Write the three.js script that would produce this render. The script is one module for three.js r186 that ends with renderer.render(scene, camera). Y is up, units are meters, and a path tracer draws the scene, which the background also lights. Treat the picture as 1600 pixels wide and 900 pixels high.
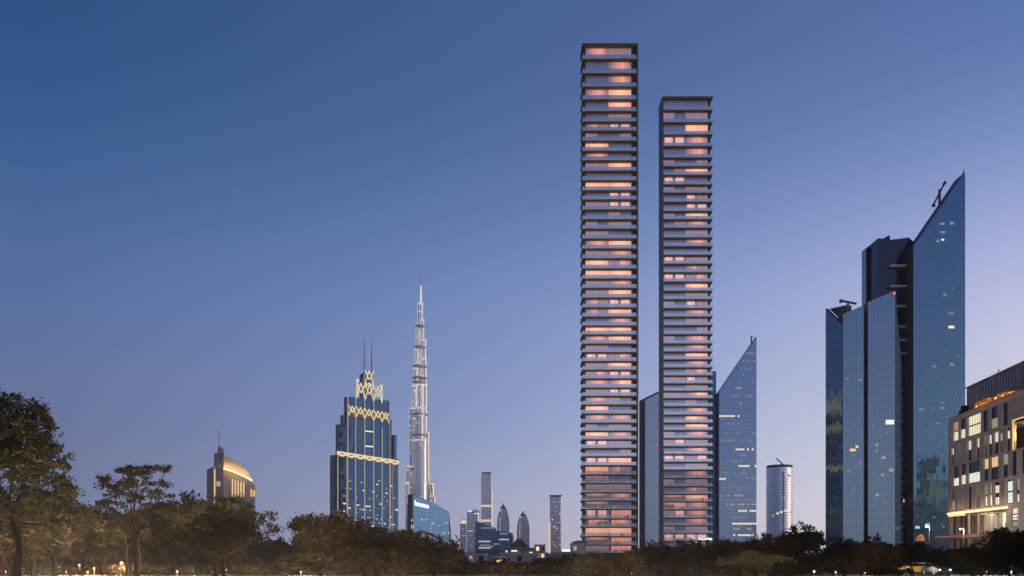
import * as THREE from 'three';
import { mergeGeometries } from 'three/addons/utils/BufferGeometryUtils.js';
import { RoundedBoxGeometry } from 'three/addons/geometries/RoundedBoxGeometry.js';

// ---------------------------------------------------------------- camera, sky, sun, exposure
const scene = new THREE.Scene();
const F = 1385, CX = 800, HY = 862, EYE = 3;              // focal length, centre column and horizon row, in pixels of the 1600 x 900 photograph
const camera = new THREE.PerspectiveCamera(2 * Math.atan(450 / F) * 180 / Math.PI, 16 / 9, 0.5, 12000);
camera.position.set(0, EYE, 0);
camera.setViewOffset(1600, 900, 0, 450 - HY, 1600, 900);  // a shift lens: verticals stay vertical
scene.add(camera);

const rad = (d) => d * Math.PI / 180;
const lin = (v) => { const c = v / 255; return c <= 0.04045 ? c / 12.92 : ((c + 0.055) / 1.055) ** 2.4; };
const SUN_AZ = 90;                                       // the sun has set behind the viewer's right shoulder
function makeSky() {
  const W = 1024, H = 512, data = new Float32Array(W * H * 4);
  const els = [0, 3, 8, 16, 29, 58, 90];
  const S = [0.265, 0.5, 0.748];
  const T = [                                             // clear dusk sky by elevation, away from, across and nearer to the sunset
    [[118, 126, 158], [194, 191, 210], [255, 238, 232]],
    [[114, 127, 163], [186, 190, 218], [255, 246, 250]],
    [[99, 120, 164], [157, 175, 217], [244, 241, 255]],
    [[77, 111, 166], [123, 149, 202], [189, 197, 238]],
    [[32, 78, 133], [67, 100, 154], [87, 118, 176]],
    [[28, 60, 108], [38, 70, 122], [48, 82, 136]],
    [[28, 58, 106], [30, 60, 110], [32, 62, 114]]];
  const L = T.map((r) => r.map((c) => c.map((v) => Math.log(lin(v)))));
  const herm = (xs, ys, x) => {
    let i = 0; while (i < xs.length - 2 && x > xs[i + 1]) i++;
    const h = xs[i + 1] - xs[i], t = Math.min(1, Math.max(0, (x - xs[i]) / h));
    const d = (k) => (k <= 0 ? (ys[1] - ys[0]) / (xs[1] - xs[0]) : k >= xs.length - 1 ? (ys[k] - ys[k - 1]) / (xs[k] - xs[k - 1]) : (ys[k + 1] - ys[k - 1]) / (xs[k + 1] - xs[k - 1]));
    const a = t * t * t, b = t * t;
    return (2 * a - 3 * b + 1) * ys[i] + (a - 2 * b + t) * h * d(i) + (-2 * a + 3 * b) * ys[i + 1] + (a - b) * h * d(i + 1);
  };
  for (let j = 0; j < H; j++) {
    const el = Math.max(0, (j + 0.5) / H * 180 - 90);
    const col = [0, 1, 2].map((k) => [0, 1, 2].map((c) => herm(els, L.map((r) => r[k][c]), el)));
    for (let i = 0; i < W; i++) {
      const phi = ((i + 0.5) / W - 0.5) * 2 * Math.PI, x = Math.cos(phi), z = Math.sin(phi);
      const az = Math.atan2(x, -z) - rad(SUN_AZ), s = 0.5 + 0.5 * Math.cos(az);
      const o = (j * W + i) * 4;
      for (let c = 0; c < 3; c++) {
        const y = col.map((k) => k[c]);
        const slope = (y[2] - y[1]) / (S[2] - S[1]);
        let v;
        if (s > S[2]) v = y[2] + slope * 0.1 * (1 - Math.exp(-(s - S[2]) / 0.1));
        else if (s < S[0]) v = y[0] - (S[0] - s) * 0.1;
        else {                                            // a parabola through the three columns
          v = 0;
          for (let a = 0; a < 3; a++) { let w = 1; for (let b = 0; b < 3; b++) if (b !== a) w *= (s - S[b]) / (S[a] - S[b]); v += w * y[a]; }
        }
        data[o + c] = Math.exp(v);
      }
      data[o + 3] = 1;
    }
  }
  const t = new THREE.DataTexture(data, W, H, THREE.RGBAFormat, THREE.FloatType);
  t.mapping = THREE.EquirectangularReflectionMapping; t.magFilter = THREE.LinearFilter; t.minFilter = THREE.LinearFilter; t.wrapS = THREE.RepeatWrapping; t.needsUpdate = true;
  return t;
}
scene.background = makeSky();
scene.environment = scene.background;

const sun = new THREE.DirectionalLight(new THREE.Color(1, 0.66, 0.5), 0.5);   // last glow, the sun is on the horizon
sun.position.set(Math.sin(rad(SUN_AZ + 8)) * 2000, Math.tan(rad(5)) * 2000, -Math.cos(rad(SUN_AZ + 8)) * 2000);
sun.target.position.set(0, 0, -300);
sun.castShadow = true; sun.shadow.radius = 20; sun.shadow.mapSize.set(2048, 2048);
Object.assign(sun.shadow.camera, { left: -1500, right: 1500, top: 1200, bottom: -1200, near: 1, far: 6000 });
scene.add(sun, sun.target);

scene.fog = new THREE.FogExp2(new THREE.Color(0.8, 0.82, 0.92), 0.00009);

const renderer = new THREE.WebGLRenderer({ antialias: true });
renderer.toneMapping = THREE.LinearToneMapping;
renderer.toneMappingExposure = 1.0;
renderer.shadowMap.enabled = true;
renderer.setSize(1024, 576);

// ---------------------------------------------------------------- helpers
function rng(seed) { let a = seed >>> 0; return () => { a = (a + 0x6D2B79F5) | 0; let t = Math.imul(a ^ (a >>> 15), 1 | a); t = (t + Math.imul(t ^ (t >>> 7), 61 | t)) ^ t; return ((t ^ (t >>> 14)) >>> 0) / 4294967296; }; }
const X = (px, D) => (px - CX) / F * D, Y = (py, D) => EYE + (HY - py) / F * D;
const used = new Map();
function numbered(n) { const k = used.get(n) || 0; used.set(n, k + 1); return k ? n + '_' + String(k).padStart(3, '0') : n; }
function thing(name, label, category, pos = [0, 0, 0], turn = 0, group) {
  const o = new THREE.Group(); o.name = numbered(name); o.position.set(...pos); o.rotation.y = turn;
  o.userData = { label, category }; if (group) o.userData.group = group;
  scene.add(o); return o;
}
function part(name, geos, m, parent, kind, label) {
  const g = Array.isArray(geos) ? (geos.length === 1 ? geos[0] : mergeGeometries(geos.map((q) => (q.index ? q.toNonIndexed() : q)))) : geos;
  const o = new THREE.Mesh(g, m); o.name = name; o.castShadow = o.receiveShadow = true;
  if (kind) o.userData.kind = kind; if (label) o.userData.label = label;
  parent.add(o); return o;
}
function struct(name, geo, m) { const o = part(name, geo, m, scene, 'structure'); return o; }
const box = (x0, x1, y0, y1, z0, z1) => new THREE.BoxGeometry(x1 - x0, y1 - y0, z1 - z0).translate((x0 + x1) / 2, (y0 + y1) / 2, (z0 + z1) / 2);
function rbox(x0, x1, y0, y1, z0, z1, r = 0.05) { return new RoundedBoxGeometry(x1 - x0, y1 - y0, z1 - z0, 2, r).translate((x0 + x1) / 2, (y0 + y1) / 2, (z0 + z1) / 2); }
function prism(pts, z0, z1, holes = []) {
  const s = new THREE.Shape(pts.map((p) => new THREE.Vector2(p[0], p[1])));
  for (const h of holes) s.holes.push(new THREE.Path(h.map((p) => new THREE.Vector2(p[0], p[1]))));
  return new THREE.ExtrudeGeometry(s, { depth: z1 - z0, bevelEnabled: false }).translate(0, 0, z0);
}
function plan(pts, y0, y1) { // extrude a ground plan (x, z) upwards
  const s = new THREE.Shape(pts.map((p) => new THREE.Vector2(p[0], -p[1])));
  return new THREE.ExtrudeGeometry(s, { depth: y1 - y0, bevelEnabled: false }).rotateX(-Math.PI / 2).translate(0, y0, 0);
}
function bar(a, b, r, sides = 4) {
  const A = new THREE.Vector3(...a), B = new THREE.Vector3(...b), d = B.clone().sub(A), l = d.length();
  const g = new THREE.CylinderGeometry(r, r, l, sides, 1);
  g.applyQuaternion(new THREE.Quaternion().setFromUnitVectors(new THREE.Vector3(0, 1, 0), d.normalize()));
  return g.translate((A.x + B.x) / 2, (A.y + B.y) / 2, (A.z + B.z) / 2);
}
const cyl = (x, z, r0, r1, y0, y1, n = 16) => new THREE.CylinderGeometry(r1, r0, y1 - y0, n, 1).translate(x, (y0 + y1) / 2, z);
// a facade plane standing between two columns of the photograph at two distances; local x runs along it, y up, z out of it
function facade(xa, Da, xb, Db) {
  const ax = X(xa, Da), az = -Da, bx = X(xb, Db), bz = -Db, L = Math.hypot(bx - ax, bz - az), tx = (bx - ax) / L, tz = (bz - az) / L, nx = -tz, nz = tx;
  const map = (px, py, w = 0) => {
    const kx = (px - CX) / F, ky = (HY - py) / F, s = ((ax + nx * w) * nx + (az + nz * w) * nz) / (kx * nx - nz);
    return [(kx * s - ax) * tx + (-s - az) * tz, EYE + ky * s];
  };
  return { pos: [ax, 0, az], turn: Math.atan2(-tz, tx), L, map };
}
const poly = (f, pts, w = 0) => pts.map(([a, b]) => { const [u, h] = f.map(a, b, w); return [u, Math.max(0, h)]; });

// curtain wall: single panes set a little proud of the body, each tilted by a hair as real panes are
function panes(u0, u1, h0, top, pw, ph, r, w = 0.06, gap = 0.045, tilt = 0.012, bottomSkip = 0) {
  const pos = [], nor = [], uv = [], n = Math.max(1, Math.round((u1 - u0) / pw)), dw = (u1 - u0) / n;
  const hmax = Math.max(...[0, 0.25, 0.5, 0.75, 1].map((k) => top(u0 + (u1 - u0) * k)));
  for (let i = 0; i < n; i++) for (let h = h0; h < hmax; h += ph) {
    const a = u0 + i * dw + gap / 2, b = u0 + (i + 1) * dw - gap / 2, c = h + gap / 2, dl = Math.min(h + ph - gap / 2, top(a)), dr = Math.min(h + ph - gap / 2, top(b));
    if (dl <= c && dr <= c) continue;
    const tx = (r() - 0.5) * tilt * 2, ty = (r() - 0.5) * tilt * 2, z = (x, y) => w + tx * (x - a) / dw + ty * (y - c) / ph;
    const q = [[a, c], [b, c], [b, Math.max(c, dr)], [a, Math.max(c, dl)]];
    for (const k of [0, 1, 2, 0, 2, 3]) { pos.push(q[k][0], q[k][1], z(...q[k])); nor.push(-tx / dw, -ty / ph, 1); uv.push(q[k][0], q[k][1]); }
  }
  const g = new THREE.BufferGeometry();
  g.setAttribute('position', new THREE.Float32BufferAttribute(pos, 3)); g.setAttribute('normal', new THREE.Float32BufferAttribute(nor, 3)); g.setAttribute('uv', new THREE.Float32BufferAttribute(uv, 2));
  return g;
}
function topLine(pts) { return (u) => { let i = 0; while (i < pts.length - 2 && u > pts[i + 1][0]) i++; const [a, b] = [pts[i], pts[i + 1]]; const t = Math.min(1, Math.max(0, (u - a[0]) / (b[0] - a[0] || 1))); return a[1] + (b[1] - a[1]) * t; }; }

// ---------------------------------------------------------------- textures and materials
function noiseTex(seed, size, fn, srgb = false) {
  const d = new Uint8Array(size[0] * size[1] * 4), r = rng(seed);
  for (let j = 0; j < size[1]; j++) for (let i = 0; i < size[0]; i++) { const c = fn(i, j, r), o = (j * size[0] + i) * 4; for (let k = 0; k < 3; k++) d[o + k] = Math.max(0, Math.min(255, Math.round(c[k] * 255))); d[o + 3] = 255; }
  const t = new THREE.DataTexture(d, size[0], size[1]); t.magFilter = THREE.LinearFilter; t.minFilter = THREE.LinearFilter; t.wrapS = t.wrapT = THREE.RepeatWrapping;
  if (srgb) t.colorSpace = THREE.SRGBColorSpace; t.needsUpdate = true; return t;
}
function valueGrid(seed, n) { const r = rng(seed), g = Array.from({ length: n * n }, () => r()); return (x, y) => { const i = Math.floor(x), j = Math.floor(y), a = x - i, b = y - j, s = (t) => t * t * (3 - 2 * t), q = (p, k) => g[(((k % n) + n) % n) * n + (((p % n) + n) % n)]; return (q(i, j) * (1 - s(a)) + q(i + 1, j) * s(a)) * (1 - s(b)) + (q(i, j + 1) * (1 - s(a)) + q(i + 1, j + 1) * s(a)) * s(b); }; }
const vg = valueGrid(5, 16);
const grime = noiseTex(3, [256, 256], (i, j, r) => { const v = 0.74 + 0.16 * vg(i / 16, j / 16) + 0.1 * vg(i / 4 + 3, j / 4) + 0.06 * (r() - 0.5); return [v, v, v]; });
const earth = noiseTex(4, [256, 256], (i, j, r) => { const v = 0.55 + 0.3 * vg(i / 16, j / 16) + 0.2 * vg(i / 4, j / 4 + 7) + 0.15 * (r() - 0.5); return [v, v * 0.97, v * 0.9]; });
const tex = (t, k) => { const c = t.clone(); c.repeat.set(k, k); c.needsUpdate = true; return c; };

// curtained rooms of the apartment towers: each of the eight rows is one half floor, 1024 texels wide
function curtainAtlas() {
  const W = 1024, R = 8, RH = 32, d = new Uint8Array(W * R * RH * 4), r = rng(77);
  const stripes = Array.from({ length: R }, () => { const a = new Float32Array(W); let v = 0.5; for (let i = 0; i < W; i++) { v += (r() - 0.5) * 0.3; v += (0.5 - v) * 0.08; a[i] = Math.min(1, Math.max(0, v)); } return a; });
  const bump = (x, c, w) => Math.exp(-(((x - c) / w) ** 2));
  const sm = (a, b, x) => { const t = Math.min(1, Math.max(0, (x - a) / (b - a))); return t * t * (3 - 2 * t); };
  const C = { dim2: [0.34, 0.17, 0.15], dim: [0.12, 0.088, 0.125], pink: [0.85, 0.42, 0.33], orange: [0.8, 0.29, 0.16], glow: [1.0, 0.52, 0.27], red: [0.42, 0.16, 0.1], dark: [0.02, 0.02, 0.035] };
  const rows = [
    (x, y, s) => mix(C.dark, C.dim, 0.15 + 0.35 * s),
    (x, y, s) => mix(mix(C.dark, C.dim, 0.7), C.dim2, (0.25 + 0.75 * s) * (0.35 + 0.65 * y)),
    (x, y, s) => mix(mix(C.dark, C.dim, 0.5 + 0.5 * s), C.orange, bump(x, 0.55, 0.34) * (0.45 + 0.55 * sm(0, 0.7, y)) * (0.55 + 0.6 * s)),
    (x, y, s) => mix(mix(C.red, C.orange, 0.4 + 0.5 * s), C.glow, bump(x, 0.5, 0.33) * sm(-0.3, 0.8, y) * (0.7 + 0.5 * s)),
    (x, y, s) => { const k = sm(0.04, 0.08, x) * sm(0.44, 0.4, x) + sm(0.53, 0.56, x) * sm(0.95, 0.9, x); return mix(mix(C.dark, C.dim, 0.4 + 0.3 * s), C.pink, k * (0.6 + 0.5 * s) * (0.85 + 0.15 * y)); },
    (x, y, s) => mix(C.orange, C.glow, (0.2 + 0.5 * bump(x, 0.35, 0.25)) * (0.5 + s) * sm(-0.4, 0.9, y)),
    (x, y, s) => mix(mix(C.dark, C.red, 0.25 * s), C.orange, sm(0.45, 0.9, y) * bump(x, 0.45, 0.5) * (0.6 + 0.5 * s)),
    (x, y, s) => { const door = sm(0.0, 0.02, x) * sm(0.14, 0.12, x); return mix(mix(C.red, C.orange, 0.25 + 0.7 * s * (0.4 + 0.6 * y)), C.dark, door); }];
  function mix(a, b, t) { t = Math.min(1, Math.max(0, t)); return [0, 1, 2].map((k) => a[k] + (b[k] - a[k]) * t); }
  for (let k = 0; k < R; k++) for (let j = 0; j < RH; j++) for (let i = 0; i < W; i++) {
    const line = (i % 51) < 3 ? 0.55 : 1;                 // folds gather at the glazing bars
    const c = rows[k](i / W, j / (RH - 1), stripes[k][i]), o = ((k * RH + j) * W + i) * 4;
    for (let q = 0; q < 3; q++) d[o + q] = Math.round(255 * Math.min(1, c[q] * line)); d[o + 3] = 255;
  }
  const t = new THREE.DataTexture(d, W, R * RH); t.magFilter = THREE.LinearFilter; t.minFilter = THREE.LinearFilter; t.needsUpdate = true; return t;
}
const atlas = curtainAtlas();
const mk = (c, roughness, metalness = 0, more = {}) => new THREE.MeshStandardMaterial({ color: new THREE.Color().setRGB(...c), roughness, metalness, ...more });
const glow = (c, k = 1) => new THREE.MeshStandardMaterial({ color: 0x111111, roughness: 0.6, emissive: new THREE.Color().setRGB(...c), emissiveIntensity: k });
const M = {
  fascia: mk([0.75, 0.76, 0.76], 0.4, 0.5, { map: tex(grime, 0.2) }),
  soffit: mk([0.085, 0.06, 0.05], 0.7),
  dark: mk([0.03, 0.027, 0.03], 0.5),
  fin: mk([0.07, 0.058, 0.058], 0.5),
  core: mk([0.04, 0.038, 0.045], 0.5),
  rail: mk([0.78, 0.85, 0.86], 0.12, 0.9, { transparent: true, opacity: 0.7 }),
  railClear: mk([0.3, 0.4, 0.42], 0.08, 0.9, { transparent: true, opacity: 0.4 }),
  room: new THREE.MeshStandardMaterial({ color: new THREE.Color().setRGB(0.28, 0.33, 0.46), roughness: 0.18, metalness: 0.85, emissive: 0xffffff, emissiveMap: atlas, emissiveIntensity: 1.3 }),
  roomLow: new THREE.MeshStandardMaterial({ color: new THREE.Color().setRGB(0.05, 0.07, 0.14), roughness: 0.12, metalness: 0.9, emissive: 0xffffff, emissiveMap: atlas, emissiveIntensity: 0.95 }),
  mullion: mk([0.05, 0.045, 0.045], 0.4, 0.6),
  spot: glow([1, 0.93, 0.85], 1.1),
  glassA: mk([0.108, 0.2, 0.29], 0.06, 1),
  glassB: mk([0.155, 0.235, 0.32], 0.06, 1),
  glassFar: mk([0.108, 0.175, 0.3], 0.08, 1),
  glassNavy: mk([0.042, 0.115, 0.255], 0.1, 1),
  glassDark: mk([0.034, 0.042, 0.070], 0.15, 1),
  glassGrey: mk([0.72, 0.72, 0.75], 0.25, 0.9),
  glassBlade: mk([0.215, 0.305, 0.44], 0.1, 1),
  bandGrey: mk([0.38, 0.38, 0.43], 0.25, 0.9),
  navyWall: mk([0.05, 0.075, 0.12], 0.4, 0.5),
  plant: mk([0.36, 0.33, 0.36], 0.4, 0.8),
  joint: mk([0.06, 0.07, 0.085], 0.5, 0.4),
  ledge: mk([0.4, 0.42, 0.46], 0.5, 0.2),
  metal: mk([0.3, 0.3, 0.32], 0.4, 0.8),
  crane: mk([0.08, 0.075, 0.075], 0.6),
  steel: mk([0.42, 0.42, 0.43], 0.28, 0.9),
  silver: mk([0.78, 0.76, 0.74], 0.3, 0.85),
  beige: mk([0.42, 0.37, 0.31], 0.8, 0, { map: tex(grime, 0.15) }),
  pale: mk([0.52, 0.49, 0.45], 0.8, 0, { map: tex(grime, 0.15) }),
  greyWall: mk([0.33, 0.32, 0.33], 0.8, 0, { map: tex(grime, 0.15) }),
  roofRed: mk([0.1, 0.05, 0.055], 0.7),
  stone: mk([0.4, 0.36, 0.33], 0.8, 0, { map: tex(grime, 0.12) }),
  stoneBand: mk([0.45, 0.41, 0.37], 0.75),
  pent: mk([0.05, 0.058, 0.072], 0.15, 0.7),
  pane: mk([0.035, 0.045, 0.065], 0.08, 0.8),
  litWarm: glow([1, 0.66, 0.33], 0.95), litCream: glow([1, 0.88, 0.62], 1.0), litWhite: glow([0.95, 0.98, 0.85], 1.0), litDim: glow([0.62, 0.52, 0.38], 0.6), litAmber: glow([1, 0.55, 0.16], 1.0),
  litBlue: glow([0.35, 0.75, 1.0], 0.9), litPale: glow([0.75, 0.82, 0.92], 0.6), litFaint: glow([0.5, 0.55, 0.6], 0.4),
  lattice: glow([1, 0.78, 0.48], 0.85), finLight: glow([0.78, 0.68, 0.52], 0.42), finPink: glow([0.62, 0.48, 0.46], 0.3), bandGold: glow([1, 0.75, 0.38], 0.9),
  led: glow([1, 0.56, 0.22], 2.4), ledOrange: glow([0.75, 0.3, 0.18], 0.5), redLamp: glow([1, 0.12, 0.06], 1.5),
  silverGlow: glow([1, 0.93, 0.87], 0.82), silverGlowDim: glow([0.8, 0.7, 0.63], 0.5),  // emissive tones for the floodlit spire and for light strips
  bulb: glow([1, 0.62, 0.3], 2.2), bulbWhite: glow([1, 0.95, 0.8], 2.2),
  ground: mk([0.12, 0.095, 0.06], 0.95, 0, { map: tex(earth, 0.08) }),
  paving: mk([0.2, 0.195, 0.175], 0.85, 0, { map: tex(grime, 0.4) }),
  lawn: mk([0.05, 0.075, 0.025], 0.95, 0, { map: tex(earth, 0.4) }),
  bark: mk([0.16, 0.11, 0.075], 0.9, 0, { map: tex(earth, 1) }),
  barkLit: mk([0.42, 0.34, 0.26], 0.85, 0, { map: tex(earth, 1) }),  // bark lightened to carry lamp light on the young trunks
  leaf: new THREE.MeshPhysicalMaterial({ color: 0xffffff, vertexColors: true, roughness: 0.85, transmission: 0.25, thickness: 0, side: THREE.DoubleSide }),
};

// ---------------------------------------------------------------- setting: ground
struct('ground', new THREE.CircleGeometry(3300, 96).rotateX(-Math.PI / 2).translate(0, 0, -600), M.ground);
{ const g = plan([[48, -132], [70, -132], [78, -104], [40, -104]], 0.004, 0.05); struct('car_park', g, M.paving); }
{ const g = plan([[-70, -135], [-10, -135], [-6, -100], [-75, -100]], 0.002, 0.02); struct('garden_path', g, mk([0.2, 0.15, 0.1], 0.9, 0, { map: tex(earth, 0.3) })); }
{ const g = plan([[5, -124], [36, -124], [32, -100], [4, -100]], 0.003, 0.03); struct('lawn', g, M.lawn); }

// ---------------------------------------------------------------- the two apartment towers
function bayGeo(x0, x1, y0, y1, z, row, ua, ub) {
  const g = box(x0, x1, y0, y1, z - 0.08, z), uv = g.attributes.uv, va = (row + 0.06) / 8, vb = (row + 0.94) / 8;
  for (let i = 0; i < uv.count; i++) uv.setXY(i, ua + (ub - ua) * uv.getX(i), va + (vb - va) * uv.getY(i));
  return g;
}
function apartmentTower(label, o) {
  const f = facade(o.xl, o.D, o.xr, o.D), W = f.L, U = (px) => f.map(px, HY)[0], h = (py) => Y(py, o.D), r = rng(o.seed);
  const t = thing('apartment_tower', label, 'skyscraper', f.pos, f.turn, undefined);
  const top = h(o.top), wl = U(o.wl), wr = U(o.wr), dep = o.depth, z = -2.1, bars = [], spots = [], plants = [];
  part('core', [box(wl - 0.2, wr + 0.2, 0, top - 0.8, -dep + 0.5, z - 0.12)], M.core, t);
  for (const [a, b] of o.piers) part('pier', [box(U(a), U(b), 0, top - 0.75, -dep + 0.3, -1.5)], M.dark, t);
  for (const [a, b, back] of o.fins) part('side_fin', [box(U(a), U(b), 0, top - 0.05, -dep, -back)], M.fin, t);
  part('roof_slab', [box(-0.15, W + 0.15, top - 0.7, top, -dep, 0.05)], M.fin, t);
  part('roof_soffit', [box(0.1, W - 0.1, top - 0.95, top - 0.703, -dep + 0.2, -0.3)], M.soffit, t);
  let above = top - 0.95;
  o.ys.forEach((y, i) => {
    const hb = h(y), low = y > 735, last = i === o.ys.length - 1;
    part('floor_slab', rbox(-0.1, W + 0.1, hb, hb + 0.32, -dep, 0, 0.06), M.fascia, t);
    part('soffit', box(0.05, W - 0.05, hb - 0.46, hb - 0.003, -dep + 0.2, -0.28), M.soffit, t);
    const rh = low ? 1.05 : y < 180 ? 1.25 : 1.12;
    const rails = [box(0.02, W - 0.02, hb + 0.34, hb + 0.32 + rh, -0.16, -0.11)];
    if (o.sideRail) rails.push(box(0.02, 0.07, hb + 0.34, hb + 0.32 + rh, -dep + 0.4, -0.18));
    if (o.sideRailRight) rails.push(box(W - 0.07, W - 0.02, hb + 0.34, hb + 0.32 + rh, -dep + 0.4, -0.18));
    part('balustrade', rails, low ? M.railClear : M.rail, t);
    const s = o.lit[i] || '00', mid = (wl + wr) / 2;
    for (let k = 0; k < 4; k++) {
      const row = r() < 0.12 ? [1, 0, 1, 2, 1, 3, 7, 2][+s[k >> 1]] : +s[k >> 1], a = wl + (wr - wl) * k / 4 + 0.03, b = wl + (wr - wl) * (k + 1) / 4 - 0.03, ua = (k % 2) / 2;
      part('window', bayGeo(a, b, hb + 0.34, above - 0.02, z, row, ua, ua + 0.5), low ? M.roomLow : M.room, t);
    }
    for (let k = 0; k <= 20; k++) bars.push(box(wl + (wr - wl) * k / 20 - 0.035, wl + (wr - wl) * k / 20 + 0.035, hb + 0.34, above, z, z + (k % 5 ? 0.06 : 0.14)));
    if (r() < 0.8) for (let k = 0; k < 1 + r() * 3; k++) { const u = wl + (wr - wl) * (0.1 + 0.8 * r()); spots.push(box(u - 0.14, u + 0.14, hb + 0.5, hb + 0.75 + r() * 0.3, -1.0, -0.8)); }
    if (r() < 0.8) for (let k = 0; k < 3; k++) { const u = wl + (wr - wl) * (0.05 + 0.9 * r()), w = 0.3 + r() * 0.5; plants.push(box(u - w, u + w, hb + 0.33, hb + 0.8 + r() * 0.7, -1.6, -0.9)); }
    above = hb - 0.46;
  });
  part('glazing_bar', bars, M.mullion, t, 'stuff');
  part('balcony_lamp', spots, M.spot, t, 'stuff');
  part('balcony_furniture', plants, mk([0.2, 0.18, 0.19], 0.8), t, 'stuff');
  return t;
}
apartmentTower('taller of the two slim balconied apartment towers with warm curtained windows', {
  D: 356, xl: 910, xr: 994.3, top: 67.5, wl: 915.5, wr: 987.5, depth: 11, seed: 5, sideRail: true, piers: [[912.3, 915.3], [987.6, 991.5]], fins: [[994.6, 997.6, 0.3]],
  ys: [91, 113.3, 134.4, 154.4, 172.7, 188.9, 203.3, 218.9, 234.9, 249.8, 266, 280.7, 296.7, 311, 326.7, 342, 356.7, 372, 387.8, 402.9, 418.9, 434.7, 449.4, 464.5, 479.8, 494.2, 508.2, 522.2, 536.5, 549.8, 563.8, 577.4, 591.1, 605.4, 618.3, 631.9, 645.9, 660.3, 672.8, 686.3, 700, 713, 727, 741, 754.4, 768.9, 781.8, 795, 810, 823, 838, 851, 864],
  lit: '21 02 02 23 03 01 24 01 30 20 13 00 53 04 14 00 00 10 23 12 52 53 12 13 24 25 02 33 23 10 42 13 24 23 14 20 30 22 11 32 41 00 45 52 10 11 62 60 47 67 55 67 17'.split(' '),
});
apartmentTower('shorter of the two slim balconied apartment towers, lit mostly on its right half', {
  D: 390, xl: 1037.2, xr: 1113.6, top: 150.5, wl: 1037.6, wr: 1107.5, depth: 9, seed: 9, sideRailRight: true, piers: [[1107.7, 1111]], fins: [[1034.6, 1037, 0.4]],
  ys: [171.1, 190.4, 209.6, 227.8, 245.6, 259.3, 272.9, 287.8, 300.7, 314.9, 329.3, 342.2, 355.6, 370.7, 384.4, 397.8, 411.8, 425.1, 439.8, 454.1, 467.3, 481.3, 494.5, 507.8, 521.8, 536.5, 549, 561.4, 574, 586.4, 598.9, 610.5, 622.2, 634.7, 647.9, 660.3, 672, 684.6, 697.3, 709.6, 721.8, 734, 746.7, 759.6, 771.6, 783.3, 796, 808.9, 820.9, 833.3, 845.6, 858],
  lit: '00 11 05 42 02 01 03 40 01 04 04 03 02 01 02 00 41 02 42 03 01 14 02 01 01 02 02 03 02 02 14 01 13 01 02 03 03 02 41 02 44 01 02 01 02 63 62 42 02 01 44 00'.split(' '),
});

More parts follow.
